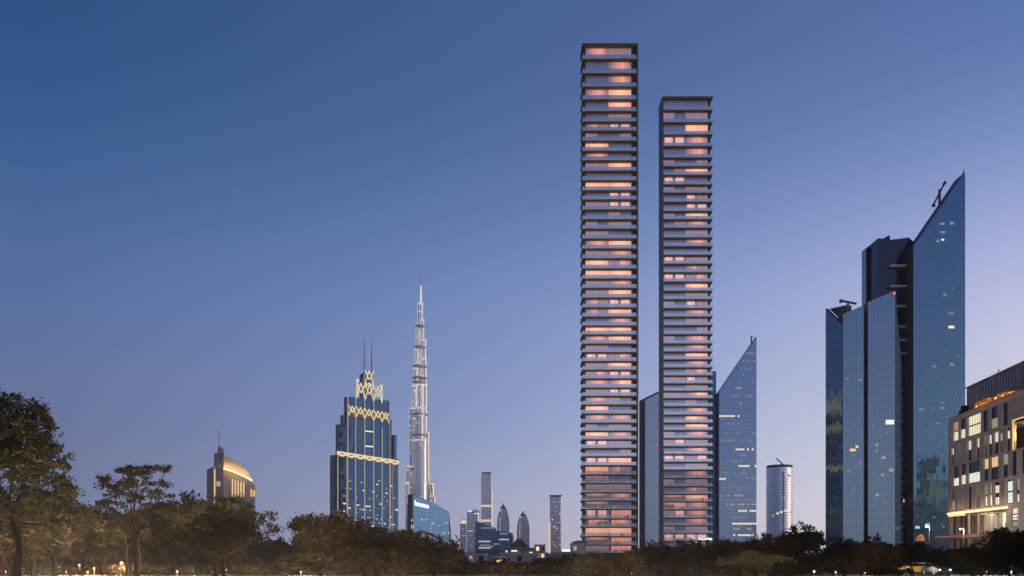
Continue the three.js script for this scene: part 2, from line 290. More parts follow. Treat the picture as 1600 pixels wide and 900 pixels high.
// ---------------------------------------------------------------- glass towers
function litParts(f, t, rects, m, name = 'lit_window', w = 0.1) { for (const [a, b, c, d] of rects) { const [u0, h1] = f.map(a, b, w), [u1, h0] = f.map(c, d, w); part(name, box(u0, u1, h0, h1, w - 0.07, w + 0.05), m, t); } }
{ // right slanted tower: glass slab, dark balconied core, dark rear slab
  const f = facade(1427, 430, 1508, 430), r = rng(31);
  const t = thing('glass_tower', 'tallest blue glass tower on the right with a steep slanted top and dark balconied core', 'skyscraper', f.pos, f.turn);
  const P = poly(f, [[1427, 384], [1436, 373], [1506.7, 269.5], [1508.3, 862], [1427, 862]]);
  part('glass_slab', prism([P[0], [0, 0], [P[3][0], 0], P[2], P[1]].reverse(), -9, 0), M.joint, t);
  part('glazing', panes(0.05, P[3][0] - 0.05, 4, topLine([P[0], P[1], P[2], [P[3][0], P[2][1]]]), 1.55, 3.7, r), M.glassA, t, 'stuff');
  part('parapet', [bar([P[1][0], P[1][1], -0.3], [P[2][0], P[2][1], -0.3], 0.35), bar([P[2][0] - 0.2, P[2][1] - 1, -0.3], [P[2][0] - 0.2, P[2][1] + 1.2, -0.3], 0.25)], M.joint, t);
  const z = -9.5, C = poly(f, [[1372, 372], [1392, 374.5], [1420, 371], [1430, 380], [1430, 862], [1372, 862]], z);
  part('balcony_core', prism([C[0], [C[0][0], 0], [C[4][0], 0], C[3], C[2], C[1]].reverse(), z - 18, z), M.glassDark, t);
  for (const y of [415, 447, 478, 510, 531, 552, 578, 603, 628, 653, 678, 703, 728, 753, 778, 803]) {
    const [a, h] = f.map(1391, y, z + 2), [b] = f.map(1425, y, z + 2), sub = y < 560;
    part('balcony_ledge', rbox(a, b, h - 0.5, h + 0.5, z - 0.5, z + 2.4, 0.15), sub ? M.ledge : M.joint, t);
  }
  const z2 = -21, E = poly(f, [[1353.3, 387.5], [1390, 367], [1391.5, 380], [1391.5, 862], [1353.3, 862]], z2);
  part('dark_slab', prism([E[0], [E[0][0], 0], [E[3][0], 0], E[2], E[1]].reverse(), z2 - 5.5, z2), M.glassDark, t);
  part('slab_side_sheen', box(E[0][0] - 0.06, E[0][0] - 0.01, 0, E[0][1], z2 - 5.5, z2), M.steel, t);  // sky reflection on the slab side, put in as a pale facing
  const d = [];
  for (let k = 0; k < 8; k++) d.push(box(E[0][0] + 0.4 + k * 1.5, E[0][0] + 0.5 + k * 1.5, 0, E[0][1] + k * 0.6, z2, z2 + 0.08));
  part('slab_rib', d, M.joint, t, 'stuff');
  litParts(f, t, [[1468, 348, 1476, 351.5], [1484, 346.5, 1491, 351], [1469, 361, 1477, 364.5], [1463, 374.5, 1468, 378.5]], M.litFaint);
  litParts(f, t, [[1482, 509, 1491, 513], [1471, 373, 1475, 376]], M.litCream);
  litParts(f, t, [[1482, 488, 1490, 491], [1457, 571, 1463, 574], [1484, 568, 1491, 572], [1436, 638, 1444, 641], [1468, 636, 1476, 639], [1474, 458, 1478, 463], [1462, 660, 1468, 663]], M.litFaint);
  litParts(f, t, [[1398, 748, 1404, 754], [1408, 780, 1413, 785]], M.litAmber, 'lit_window', z + 2.2);
  for (let k = 0; k < 34; k++) { const x = 1432 + 70 * r(), y = 440 + 390 * Math.sqrt(r()); litParts(f, t, [[x, y, x + 1 + 2.6 * r(), y + 1.1 + 0.9 * r()]], r() < 0.12 ? M.litDim : M.litFaint); }
  litParts(f, t, [[1430, 822, 1437, 826], [1446, 818, 1452, 824]], M.litBlue);
}
{ // building maintenance crane on it
  const D = 436, t = thing('maintenance_crane', 'dark roof crane standing on the slope of the tallest slanted glass tower', 'crane', [X(1468, D), Y(327, D), -D]);
  const k = D / F;
  part('mast', [box(-0.45, 0.45, -3, 31 * k, -0.45, 0.45)], M.crane, t);
  part('jib', [bar([-9 * k, 8 * k, 0], [8 * k, 41 * k, 0], 0.42), bar([6 * k, 38 * k, 0], [9.5 * k, 43 * k, 0], 0.7)], M.crane, t);
  part('counterweight', [rbox(-11.5 * k, -7 * k, 4 * k, 8 * k, -0.6, 0.6, 0.1)], M.crane, t);
}
{ // lower front tower with three facades
  const f = facade(1317, 410, 1411, 410), r = rng(41);
  const t = thing('glass_tower', 'lower blue glass tower in front of the slanted one, split by a dark vertical gap', 'skyscraper', f.pos, f.turn);
  const E = poly(f, [[1317, 491], [1348, 477.5], [1349.5, 862], [1317, 862]]), Dp = poly(f, [[1356, 472], [1397, 455], [1398.5, 862], [1356, 862]]);
  part('left_slab', prism([E[0], [E[0][0], 0], [E[2][0], 0], E[1]].reverse(), -9, 0), M.joint, t);
  part('left_glazing', panes(0.05, E[2][0] - 0.05, 4, topLine([E[0], E[1], [E[2][0], E[1][1]]]), 1.5, 3.6, r), M.glassB, t, 'stuff');
  const g = poly(f, [[1347, 478], [1358, 474]], -2);
  part('gap_core', box(g[0][0], g[1][0], 0, g[0][1] - 3, -9, -2), M.glassDark, t);
  part('right_slab', prism([Dp[0], [Dp[0][0], 0], [Dp[2][0], 0], Dp[1]].reverse(), -9, 0), M.joint, t);
  part('right_glazing', panes(Dp[0][0] + 0.05, Dp[2][0] - 0.05, 4, topLine([Dp[0], Dp[1], [Dp[2][0], Dp[1][1]]]), 1.5, 3.6, r), M.glassB, t, 'stuff');
  // narrow chamfer face on the right, cut back as it rises
  const f2 = facade(1398.5, 410.1, 1411.5, 425), sub = new THREE.Group(); sub.name = 'chamfer'; sub.position.set(f2.pos[0] - f.pos[0], 0, f2.pos[2] - f.pos[2]); sub.rotation.y = f2.turn; t.add(sub);
  const c = poly(f2, [[1398.5, 458], [1410.5, 590], [1411.5, 862], [1398.5, 862]]);
  part('chamfer_wall', prism([c[0], [0, 0], [c[2][0], 0], c[1]].reverse(), -2, 0), M.joint, sub);
  part('chamfer_glazing', panes(0.2, c[2][0] - 0.2, 4, topLine([c[0], c[1], [c[2][0], c[1][1]]]), 2.2, 3.6, r, 0.06, 0.6), M.glassNavy, sub, 'stuff');
  // long left side, which mirrors the city to the left
  const f3 = facade(1290, 424.4, 1316.8, 410.2), s3 = new THREE.Group(); s3.name = 'side_wall'; s3.position.set(f3.pos[0] - f.pos[0], 0, f3.pos[2] - f.pos[2]); s3.rotation.y = f3.turn; t.add(s3);
  const q = poly(f3, [[1290, 482], [1297, 489], [1315, 507.5], [1316.8, 508], [1316.8, 862], [1290, 862]]);
  part('side_body', prism([q[0], [0, 0], [q[4][0], 0], q[3], q[1]].reverse(), -1.5, 0), M.joint, s3);
  part('side_glazing', panes(0.05, q[4][0] - 0.05, 4, topLine([q[0], q[1], q[3]]), 1.4, 3.6, r, 0.06, 0.07, 0.02), M.glassB, s3, 'stuff');
  part('roof_wedge', prism([q[0], q[1], q[3], [q[3][0], q[0][1] - 2.2]], -4.5, -2), M.dark, s3);
  for (let k = 0; k < 46; k++) { const a = r() < 0.35, x = a ? 1319 + 27 * r() : 1358 + 36 * r(), y = 560 + 270 * r(); litParts(f, t, [[x, y, x + 0.9 + 2 * r(), y + 1 + 0.8 * r()]], r() < 0.15 ? M.litDim : M.litFaint); }
  litParts(f, t, [[1384, 656, 1397, 663]], M.litWhite);  // bright reflection flare, put in as a glowing pane
  litParts(f, t, [[1368, 693, 1371, 698], [1377, 713, 1384, 717], [1389, 732, 1396, 737], [1368, 771, 1373, 775], [1377, 740, 1381, 744], [1369, 702, 1371, 705]], M.litDim);
  litParts(f, t, [[1328, 701, 1337, 705], [1337, 696, 1341, 700]], M.litWarm);
  litParts(f, t, [[1322, 590, 1326, 593], [1340, 592, 1347, 595], [1341, 723, 1346, 726], [1324, 735, 1330, 737]], M.litFaint);
  litParts(f, t, [[1396, 456, 1399, 460]], M.redLamp, 'warning_lamp', 0.3);
}
{ // small roof crane on it
  const D = 413, t = thing('maintenance_crane', 'small dark T-shaped roof crane on the lower blue glass tower', 'crane', [X(1325, D), Y(489, D), -D]), k = D / F;
  part('mast', [box(-0.4, 0.4, -3, 15 * k, -0.4, 0.4)], M.crane, t);
  part('jib', [bar([-13 * k, 19.5 * k, 0], [13 * k, 14.5 * k, 0], 0.55), box(-13 * k, -9 * k, 16 * k, 21 * k, -0.5, 0.5)], M.crane, t);
}
{ // the far slanted tower right of the shorter apartment tower
  const f = facade(1123.5, 740, 1182, 740), r = rng(51);
  const t = thing('glass_tower', 'pale blue far glass tower with slanted top right of the shorter apartment tower', 'skyscraper', f.pos, f.turn);
  const P = poly(f, [[1123.5, 612], [1182, 526], [1182, 862], [1123.5, 862]]);
  part('glass_slab', prism([P[0], [0, 0], [P[2][0], 0], P[1]].reverse(), -8, 0), M.joint, t);
  part('glazing', panes(0.05, P[2][0] - 0.05, 4, topLine([P[0], P[1]]), 2.2, 3.7, r, 0.08, 0.1), M.glassBlade, t, 'stuff');
  const q = poly(f, [[1110, 580], [1119, 580]], -12);
  part('rear_core', box(q[0][0], q[1][0], 0, q[0][1], -20, -12), M.glassNavy, t);
  const q2 = poly(f, [[1115, 615], [1124.5, 615]], -8.5);
  part('side_core', box(q2[0][0], q2[1][0], 0, q2[0][1], -12, -8.5), M.glassNavy, t);
  const m = poly(f, [[1175.5, 525.5], [1177, 540]]);
  part('roof_antenna', [box(m[0][0], m[0][0] + 0.9, m[1][1], m[0][1], -5, -4), box(m[0][0] - 0.4, m[0][0] + 1.3, m[0][1], m[0][1] + 0.9, -5.2, -3.8)], M.crane, t);
  const rows = [[552, 1166, 1178, 0], [564, 1160, 1178, 0], [596, 1150, 1176, 0], [618, 1140, 1180, 0], [662, 1130, 1176, 0], [676, 1136, 1180, 0], [688, 1128, 1172, 0], [720, 1128, 1168, 0], [762, 1126, 1172, 0], [781, 1132, 1176, 0], [576, 1154, 1172, 0], [585, 1160, 1168, 0], [606, 1142, 1160, 1], [630, 1153, 1170, 1], [640, 1132, 1152, 0], [650, 1124, 1155, 2], [702, 1146, 1180, 2], [711, 1156, 1170, 0], [728, 1154, 1180, 2], [739, 1132, 1165, 0], [747, 1162, 1180, 1], [748, 1124, 1134, 2], [755, 1134, 1152, 0], [774, 1126, 1160, 1], [788, 1124, 1180, 1], [798, 1150, 1180, 2], [808, 1145, 1165, 0], [818, 1144, 1180, 2], [826, 1146, 1172, 1], [836, 1146, 1178, 2]];
  for (const [y, a, b, k] of rows) for (let x = a; x < b; x += 3.6) if (r() < (k === 2 ? 0.75 : 0.5)) litParts(f, t, [[x, y - 1.2, x + 2.6, y + 1.6]], k === 2 ? M.litCream : k === 1 ? M.litDim : M.litFaint);
}
{
  const f = facade(1008, 765, 1040, 790), r = rng(53);
  const t = thing('glass_tower', 'pale blue glass slab between the two apartment towers, top sloping up to the right', 'skyscraper', f.pos, f.turn);
  const P = poly(f, [[1008, 625], [1036, 611], [1040, 611], [1040, 862], [1008, 862]]);
  part('glass_slab', prism([P[0], [0, 0], [P[3][0], 0], P[2], P[1]].reverse(), -6, 0), M.joint, t);
  part('glazing', panes(0.05, P[3][0] - 0.05, 4, topLine([P[0], P[1], P[2]]), 2.2, 3.7, r, 0.08, 0.1), M.glassFar, t, 'stuff');
  litParts(f, t, [[1018, 696, 1022, 698], [1026, 694, 1030, 697], [1018, 782, 1022, 784]], M.litFaint);
}
{ // round tower
  const D = 1200, R = 20 * D / F, t = thing('round_tower', 'far round violet blue tower with a crane, left of the right-hand glass towers', 'skyscraper', [X(1218, D), 0, -D]), h = (y) => Y(y, D);
  part('drum', new THREE.CylinderGeometry(R, R, h(730), 48, 1).translate(0, h(730) / 2, 0), M.joint, t);
  const pos = [];
  for (let k = 0; k < 36; k++) for (let y = 6; y < h(733); y += 3.8) { const a = k / 36 * 2 * Math.PI; pos.push(new THREE.PlaneGeometry(R * 2 * Math.PI / 36 - 0.22, 3.5).translate(0, y + 1.7, R + 0.02).rotateY(a)); }
  part('glazing', pos, mk([0.95, 0.98, 1], 0.4, 1), t, 'stuff');
  part('roof_rim', [cyl(0, 0, R * 0.99, R * 0.97, h(730), h(727.5), 48)], M.joint, t);
  part('stair_slot', box(-0.9, 0.9, 0, h(738), R - 0.3, R + 0.35), M.glassNavy, t);
  for (const [a, y, m] of [[12, 744, M.litBlue], [24, 744, M.litFaint], [32, 745, M.litFaint], [0, 779, M.litPale], [-45, 806, M.litDim], [-25, 803, M.litCream], [-10, 801, M.litCream], [5, 799, M.litCream], [20, 799, M.litCream], [35, 801, M.litDim]]) part('lit_window', box(-1.6, 1.6, h(y) - 1.1, h(y) + 1.1, R - 0.2, R + 0.3).rotateY(rad(a)), m, t);
  const c = thing('tower_crane', 'small crane leaning left on top of the far round tower', 'crane', [X(1219, D), h(728), -D + 4]), k = D / F;
  part('mast', box(-0.8, 0.8, -6 * k, 3 * k, -0.8, 0.8), M.metal, c);
  part('jib', bar([4 * k, 1 * k, 0], [-8 * k, 12 * k, 0], 0.8), M.crane, c);
}
{ // twin-spired stepped tower
  const f = facade(520.5, 690, 623, 720), r = rng(61);
  const t = thing('twin_spired_tower', 'stepped dark blue tower with twin antennas and glowing lattice crown on the left', 'skyscraper', f.pos, f.turn);
  const q = (x, y, w = 0) => f.map(x, y, w);
  const tier = (name, x0, x1, yl, yr, z0, z1) => { const a = q(x0, yl, z1), b = q(x1, yr, z1), T = (a[1] + b[1]) / 2; part(name, box(a[0], b[0], 0, T, Math.max(z0, -8), z1), M.navyWall, t); part(name + '_glazing', panes(a[0] + 0.05, b[0] - 0.05, 4, () => T - 0.2, 1.7, 3.7, r, z1 + 0.08, 0.16, 0.02), M.glassNavy, t, 'stuff'); return T; };
  tier('left_wing', 520.5, 528, 711, 711, -14, -1.2);
  tier('base_tier', 526, 622.5, 706, 722, -30, 0);
  tier('left_step', 529.5, 545, 662, 664, -28, -1);
  tier('left_upper_step', 535.5, 545, 648, 649, -28, -3);
  tier('middle_tier', 543, 608, 614, 631, -26, -0.6);
  tier('right_step', 606, 612, 655, 657, -26, -2.4);
  tier('right_wing', 615.5, 619.8, 679, 680, -26, -1.5);
  const sh = q(569, 597), sr = q(584, 597);
  part('pylon', box(sh[0], sr[0], sh[1] - 25, q(576, 583)[1], -9, -4), M.glassNavy, t);
  const fins = [[527.5, 706, 0], [541.2, 706, 1], [555.2, 604, 0], [569.3, 585, 0], [583.5, 585, 0], [596.8, 668, 0], [609.5, 716, 0], [613, 716, 1], [622.3, 722, 0], [543, 615, 0], [607.8, 629, 1]];
  for (const [x, y, k] of fins) { const [u, hh] = q(x, y); part('light_fin', box(u - 0.32, u + 0.32, 2, hh, 0.1, 0.9), k ? M.finPink : M.finLight, t); }
  const zig = (xs, yTop, yBot, slope, amp = 1) => { // crossing diagonals between the fins
    const g = [];
    for (let i = 0; i < xs.length - 1; i++) {
      const o = slope * (xs[i] - xs[0]), o2 = slope * (xs[i + 1] - xs[0]), xm = (xs[i] + xs[i + 1]) / 2, om = (o + o2) / 2, ym = yTop + (yBot - yTop) * 0.42;
      const a = q(xs[i], yBot + o), b = q(xm, yTop + om), c = q(xs[i + 1], yBot + o2), d = q(xs[i], yTop + o), e = q(xm, ym + om + (yBot - yTop) * 0.22), h = q(xs[i + 1], yTop + o2);
      for (const [m, n] of [[a, b], [b, c], [d, e], [e, h]]) g.push(bar([m[0], m[1], 0.7], [n[0], n[1], 0.7], 0.42 * amp));
    }
    return g;
  };
  part('lattice_band', zig([544, 556, 569.5, 583.5, 596.5, 607.5], 633, 649, 0.2), M.lattice, t);
  part('lattice_backing', box(q(544, 640)[0], q(607, 640)[0], q(575, 655)[1], q(575, 640)[1], -0.5, 0.3), mk([0.35, 0.27, 0.2], 0.7), t);
  part('crown_lattice', zig([557, 570, 583.5, 596.5], 597, 622, 0.2), M.lattice, t);
  part('crown_post', [bar([q(557.5, 622)[0], q(557.5, 622)[1], 0.6], [q(557.5, 592)[0], q(557.5, 592)[1], 0.6], 0.5), bar([q(596.5, 630)[0], q(596.5, 630)[1], 0.6], [q(596.5, 601)[0], q(596.5, 601)[1], 0.6], 0.5)], M.lattice, t);
  for (const [x, y, m] of [[558, 595, M.lattice], [594.5, 604, M.litAmber]]) { const [u, h] = q(x, y); part('crown_lamp', new THREE.SphereGeometry(1.25, 10, 8).translate(u, h, 0.8), m, t); }
  part('pylon_lattice', zig([569.5, 583.5], 578, 601, 0.15).concat(zig([569.5, 583.5], 597, 606, 0.15)), M.lattice, t);
  for (const x of [570.8, 582.3]) { const [u, h0] = q(x, 580), [, h1] = q(x, 556), [, h2] = q(x, 529); part('antenna', [cyl(u, -2, 0.75, 0.6, h0 - 4, h1, 8), cyl(u, -2, 0.5, 0.22, h1, h2, 8)], M.metal, t); }
  { const xs = [526.5, 541, 555.2, 569.3, 583.5, 597, 609.5, 622.5], g = [], b = [];
    for (let i = 0; i < xs.length - 1; i++) {
      const s = (x) => 708 + (x - 526.5) * 0.155, a = q(xs[i], s(xs[i])), c = q(xs[i + 1], s(xs[i + 1])), m = q((xs[i] + xs[i + 1]) / 2, s((xs[i] + xs[i + 1]) / 2) - 1.5);
      g.push(bar([a[0], a[1], 0.9], [m[0], m[1] - 2.4, 0.9], 0.8), bar([m[0], m[1] - 2.4, 0.9], [c[0], c[1], 0.9], 0.8)); b.push(bar([a[0], a[1] + 1, 0.7], [c[0], c[1] + 1, 0.7], 0.7));
      part('band_lamp', new THREE.SphereGeometry(1.2, 10, 8).translate(a[0] + 0.5, a[1], 1), M.bandGold, t);
    }
    part('gold_band', g, M.bandGold, t); part('gold_rail', b, M.lattice, t); }
  litParts(f, t, [[569, 672.5, 583, 675.5], [569.5, 696, 583.5, 699]], M.litCream, 'lit_window', 0.3);
  for (let k = 0; k < 74; k++) { const y = 728 + 96 * Math.sqrt(r()), x = 530 + 88 * r(), w = 2.2 + 2.4 * r(), m = [M.litDim, M.litDim, M.litCream, M.litWarm, M.litFaint][Math.floor(r() * 5)]; const yy = Math.round(y / 6) * 6 + (x - 530) * 0.12; litParts(f, t, [[x, yy - 1.1, x + w, yy + 1.1]], m, 'lit_window', 0.2); }
}
{ // supertall spire
  const D = 2566, t = thing('supertall_spire', 'far silver supertall tower tapering in steps to a needle, left of centre', 'skyscraper', [X(659.5, D), 0, -D]), k = D / F, h = (y) => Y(y, D), r = rng(71);
  // [left px, right px, top row, depth of centre]: rounded tubes of a Y-shaped plan, each ending at its own setback
  const tubes = [[652.5, 661.5, 474, 0], [650.5, 656.5, 508, 9], [657, 663.5, 500, 7], [648.8, 655, 547, 16], [659, 667, 532, 10], [647, 655, 577, 22], [660, 668, 562, 16], [645.6, 653.5, 604, 28], [661, 669, 602, 20], [652, 664, 602, 20], [642.2, 651, 640, 36], [664, 673.6, 677, 30], [650, 666, 640, 36], [637.8, 646, 730, 46], [672, 681.5, 756, 42], [637, 643, 756, 56], [648, 672, 690, 44], [676, 683, 775, 46]];
  const shell = (x0, x1, y, z) => { const R = (x1 - x0) / 2 * k, c = ((x0 + x1) / 2 - 659.5) * k; return [c, R, h(y), z]; };
  tubes.forEach(([a, b, y, z], i) => {
    const [c, R, H] = shell(a, b, y, z), g = part('tube', cyl(c, z, R * 1.02, R, 0, H, 20), i % 3 === 1 ? M.glassGrey : M.silver, t);
    const fins = [], lit = [], n = Math.max(5, Math.round(R / 1.6)), len = Math.min(H, y < 620 ? 150 + r() * 90 : 70 + r() * 60);
    for (let q = 0; q <= n; q++) { const th = rad(-80 + 160 * q / n), x = c + Math.sin(th) * R * 1.015, zz = z + Math.cos(th) * R * 1.015; (q % 2 ? fins : lit).push(box(x - 0.5, x + 0.5, q % 2 ? 0 : H - len, H + 3, zz - 0.4, zz + 0.5)); }
    part('facade_fin', fins, M.silver, g, 'stuff'); part('facade_glow', lit, y < 620 ? M.silverGlow : M.silverGlowDim, g, 'stuff');  // alternate fins glow to give the facade its floodlit look
    part('crown_glow', cyl(c, z, R * 1.04, R * 1.04, H - 5, H - 1.5, 20), M.silverGlow, g);  // emissive ring brightens the top of each tier as floodlighting would
  });
  for (const [a, b, y] of [[645.8, 668.5, 575], [645, 668.8, 593], [645.5, 668, 600], [648.5, 667, 545], [641.8, 671, 650], [641.8, 673.8, 682], [637.5, 674, 735], [650, 664, 512]]) { const R = (b - a) / 2 * k * 0.95; part('plant_floor', cyl(((a + b) / 2 - 659.5) * k, 18, R, R, h(y) - 3, h(y) + 1, 28).scale(1, 1, 1.2), M.plant, t); }
  { const g = []; for (let i = 0; i < 240; i++) { const q = tubes[Math.floor(r() * tubes.length)], [c, R, H, z] = shell(...q), th = rad(-75 + 150 * r()), hh = H * (1 - 0.75 * r() * r()); g.push(box(c + Math.sin(th) * R * 1.04 - 1.1, c + Math.sin(th) * R * 1.04 + 1.1, hh - 1.6, hh + 1.6, z + Math.cos(th) * R * 1.04 - 0.5, z + Math.cos(th) * R * 1.04 + 0.6)); } part('window_light', g, M.litWhite, t, 'stuff'); }
  part('needle', [cyl((657.8 - 659.5) * k, 0, 3.4, 2.2, h(480), h(446), 10)], M.silverGlow, t); part('needle_tip', [cyl((657.8 - 659.5) * k, 0, 1.1, 0.4, h(446), h(416), 8)], M.metal, t);  // lower needle glows to look floodlit
}
{ // tower with the lit curved roof behind the trees on the left
  const f = facade(334, 500, 399, 512), r = rng(81), q = (x, y, w = 0) => f.map(x, y, w);
  const t = thing('curved_roof_tower', 'beige tower with glowing curved roof and antenna rising behind the left trees', 'tower', f.pos, f.turn);
  const P = poly(f, [[334, 730], [340, 727], [349, 727], [349, 733], [372, 740], [393, 752.5], [398.5, 760], [399, 862], [334, 862]]);
  part('wall', prism([P[0], [P[0][0], 0], [P[7][0], 0], P[6], P[5], P[4], P[3], P[2], P[1]].reverse(), -18, 0), mk([0.5, 0.42, 0.36], 0.8, 0, { map: tex(grime, 0.15) }), t);
  const R1 = poly(f, [[349.5, 709.5], [356, 712.5], [365, 717.5], [375, 724.5], [384, 732.5], [390, 739.5], [394.2, 747.5], [394.2, 750.5], [380, 743], [364, 736.2], [349.5, 731.8]]);
  part('curved_roof', prism(R1.slice().reverse(), -14, -0.8), mk([0.5, 0.4, 0.3], 0.6), t);
  const strip = [[349.5, 732], [364, 736.4], [380, 743.4], [394, 751]].map(([x, y]) => q(x, y, 0.4)), g = [];
  for (let i = 0; i < 3; i++) g.push(bar([strip[i][0], strip[i][1], 0.5], [strip[i + 1][0], strip[i + 1][1], 0.5], 0.42, 6));
  part('roof_light_strip', g, glow([1, 0.72, 0.3], 2.2), t);
  for (let i = 0; i < 6; i++) { const s = 0.08 + i * 0.165, a = strip[0], b = strip[3], l = new THREE.PointLight(new THREE.Color(1, 0.68, 0.32), 26, 0, 2); l.position.set(a[0] + (b[0] - a[0]) * s, a[1] + (b[1] - a[1]) * s + 1.2, 1.3); l.castShadow = true; t.add(l); }
  part('pylon', [box(q(337.5, 708)[0], q(341, 708)[0], q(338, 732)[1], q(338, 707.5)[1], -5, 0.1), box(q(341.4, 708)[0], q(345, 708)[0], q(338, 732)[1], q(343, 709)[1], -5, -0.4), box(q(345.2, 708)[0], q(349.4, 708)[0], q(338, 732)[1], q(347, 707)[1], -5, 0.1)], mk([0.11, 0.11, 0.14], 0.4, 0.5), t);
  part('roof_box', prism(poly(f, [[343.5, 697], [350.5, 701], [350.5, 709], [343.5, 709]]).reverse(), -5, -1), M.greyWall, t);
  const [u] = q(343.2, 697), a0 = q(343.2, 700)[1], a1 = q(343.2, 669)[1];
  part('antenna', cyl(u, -2, 0.24, 0.14, a0, a1, 6), M.metal, t);
  litParts(f, t, [[334.3, 733, 336.4, 860]], M.litAmber, 'light_strip', 0.25);
  litParts(f, t, [[338, 752, 344.5, 760]], M.litDim, 'lit_window', 0.15);
  part('dark_bay', box(q(337.5, 730)[0], q(349, 730)[0], 0, q(340, 729)[1], 0.003, 0.08), mk([0.1, 0.1, 0.12], 0.3, 0.5), t);
  for (let k = 0; k < 5; k++) { const x = 362.3 + k * 4.4; litParts(f, t, [[x, 748 + k * 1.6, x + 2, 776]], M.litWarm, 'lit_window', 0.15); part('window_surround', [box(q(x + 2.4, 750)[0], q(x + 3.9, 750)[0], q(x, 785)[1], q(x, 747 + k * 1.6)[1], 0.03, 0.5)], M.greyWall, t); }
  litParts(f, t, [[391.5, 764, 393.6, 776], [395.5, 766, 398, 776]], M.litAmber, 'lit_window', 0.15);
  litParts(f, t, [[338, 803, 343, 807], [351, 808, 354, 811]], M.litWhite, 'lit_window', 0.2);
}
{ // blue glass block with the white lit sign
  const f = facade(643, 980, 703.5, 1030), r = rng(91), q = (x, y, w = 0) => f.map(x, y, w);
  const t = thing('glass_block', 'blue glass office block with sloping roof and white lit sign below the spire', 'office building', f.pos, f.turn);
  const P = poly(f, [[643, 772.5], [661, 780.5], [676, 786], [701.5, 800], [704.5, 830], [704.8, 862], [643, 862]]);
  part('wall', prism([P[0], [0, 0], [P[5][0], 0], P[4], P[3], P[2], P[1]].reverse(), -6, 0), M.navyWall, t);
  part('glazing', panes(0.1, P[3][0] - 0.1, 3, topLine([P[0], P[1], P[2], P[3]]), 2.6, 4, r, 0.1, 0.2, 0.05), mk([0.13, 0.28, 0.5], 0.08, 1), t, 'stuff');
  part('roof_edge', [bar([P[0][0], P[0][1], -1], [P[2][0], P[2][1], -1], 0.8), bar([P[2][0], P[2][1], -1], [P[3][0], P[3][1], -1], 0.8)], M.glassNavy, t);
  const f2 = facade(635.8, 1015, 643, 980), s = new THREE.Group(); s.name = 'side_wing'; s.position.set(f2.pos[0] - f.pos[0], 0, f2.pos[2] - f.pos[2]); s.rotation.y = f2.turn - f.turn; 
  { const d = new THREE.Vector3(f2.pos[0] - f.pos[0], 0, f2.pos[2] - f.pos[2]).applyAxisAngle(new THREE.Vector3(0, 1, 0), -f.turn); s.position.copy(d); }
  t.add(s);
  const W = poly(f2, [[635.8, 790], [640, 774], [643, 773], [643, 862], [635.8, 862]]);
  part('side_wall', prism([W[0], [0, 0], [W[3][0], 0], W[2], W[1]].reverse(), -2, -0.2), mk([0.16, 0.16, 0.1], 0.5, 0.4), s);
  { // sign: a row of glowing letter strokes, too far to read
    const n = 9; for (let k = 0; k < n; k++) { const x = 648.5 + k * 2.55, y0 = 784 + k * 0.62 + (k === 0 ? -2 : r() * 0.8), [u, h1] = q(x, y0, 1), [, h0] = q(x, 789.5 + k * 0.62, 1), w = 1.35; part('sign_letter', [box(u, u + 0.5, h0, h1, 0.5, 1.2), box(u + 0.5, u + w, h1 - 0.7, h1, 0.5, 1.2), box(u + 0.5, u + w, h0, h0 + 0.7, 0.5, 1.2)].concat(k % 2 ? [box(u + w - 0.2, u + w + 0.3, h0, h1, 0.52, 1.18)] : []), glow([1, 0.97, 0.86], 1.6), t); } }
  litParts(f, t, [[690, 850, 701.5, 853.5]], M.litWhite, 'lower_sign', 0.5);
  litParts(f, t, [[642.8, 811, 646, 815], [642.8, 820, 646.5, 826], [644, 831, 648, 834]], M.litCream, 'lit_window', 0.3);
  for (let k = 0; k < 34; k++) { const x = 655 + 46 * r(), y = 806 + 40 * r(); litParts(f, t, [[x, y, x + 1 + 1.5 * r(), y + 1.4 + 2 * r()]], r() < 0.5 ? M.litPale : M.litFaint, 'lit_window', 0.25); }
}
// ---------------------------------------------------------------- the far downtown group
function slimTower(name, label, x0, x1, yTop, D, mat, detail, turn = 0) {
  const k = D / F, W = (x1 - x0) * k, t = thing(name, label, 'tower', [X((x0 + x1) / 2, D), 0, -D], turn), H = Y(yTop, D), dep = W * 0.8;
  detail({ t, W, H, dep, k, y: (py) => Y(py, D), u: (px) => (px - (x0 + x1) / 2) * k, D, mat });
  return t;
}
function bodyWithBands(c, W, H, dep, mat, step = 4.2, name = 'wall') {
  part(name, rbox(-W / 2, W / 2, 0, H, -dep, 0, Math.min(2.5, W / 8)), mat, c.t);
  const g = []; for (let h = 4; h < H - 3; h += step) g.push(box(-W / 2 + 0.6, W / 2 - 0.6, h, h + step * 0.52, -0.1, 0.12));
  part('window_band', g, M.bandGrey, c.t, 'stuff');
  const v = []; for (let u = -W / 2 + 2; u < W / 2 - 1; u += 3.4) v.push(box(u, u + 0.7, 0, H - 1, -0.05, 0.4));
  part('rib', v, mat, c.t, 'stuff');
  const r = rng(Math.round(W * 31 + H * 7)), lw = []; for (let k = 0; k < W * H / 130; k++) { const u = -W / 2 + 1 + r() * (W - 4), h = 6 + Math.floor(r() * (H - 12) / step) * step; lw.push(box(u, u + 1.6 + r() * 2, h + 0.2, h + step * 0.5, 0.12, 0.42)); }
  part('lit_window', lw, M.litDim, c.t, 'stuff');
}
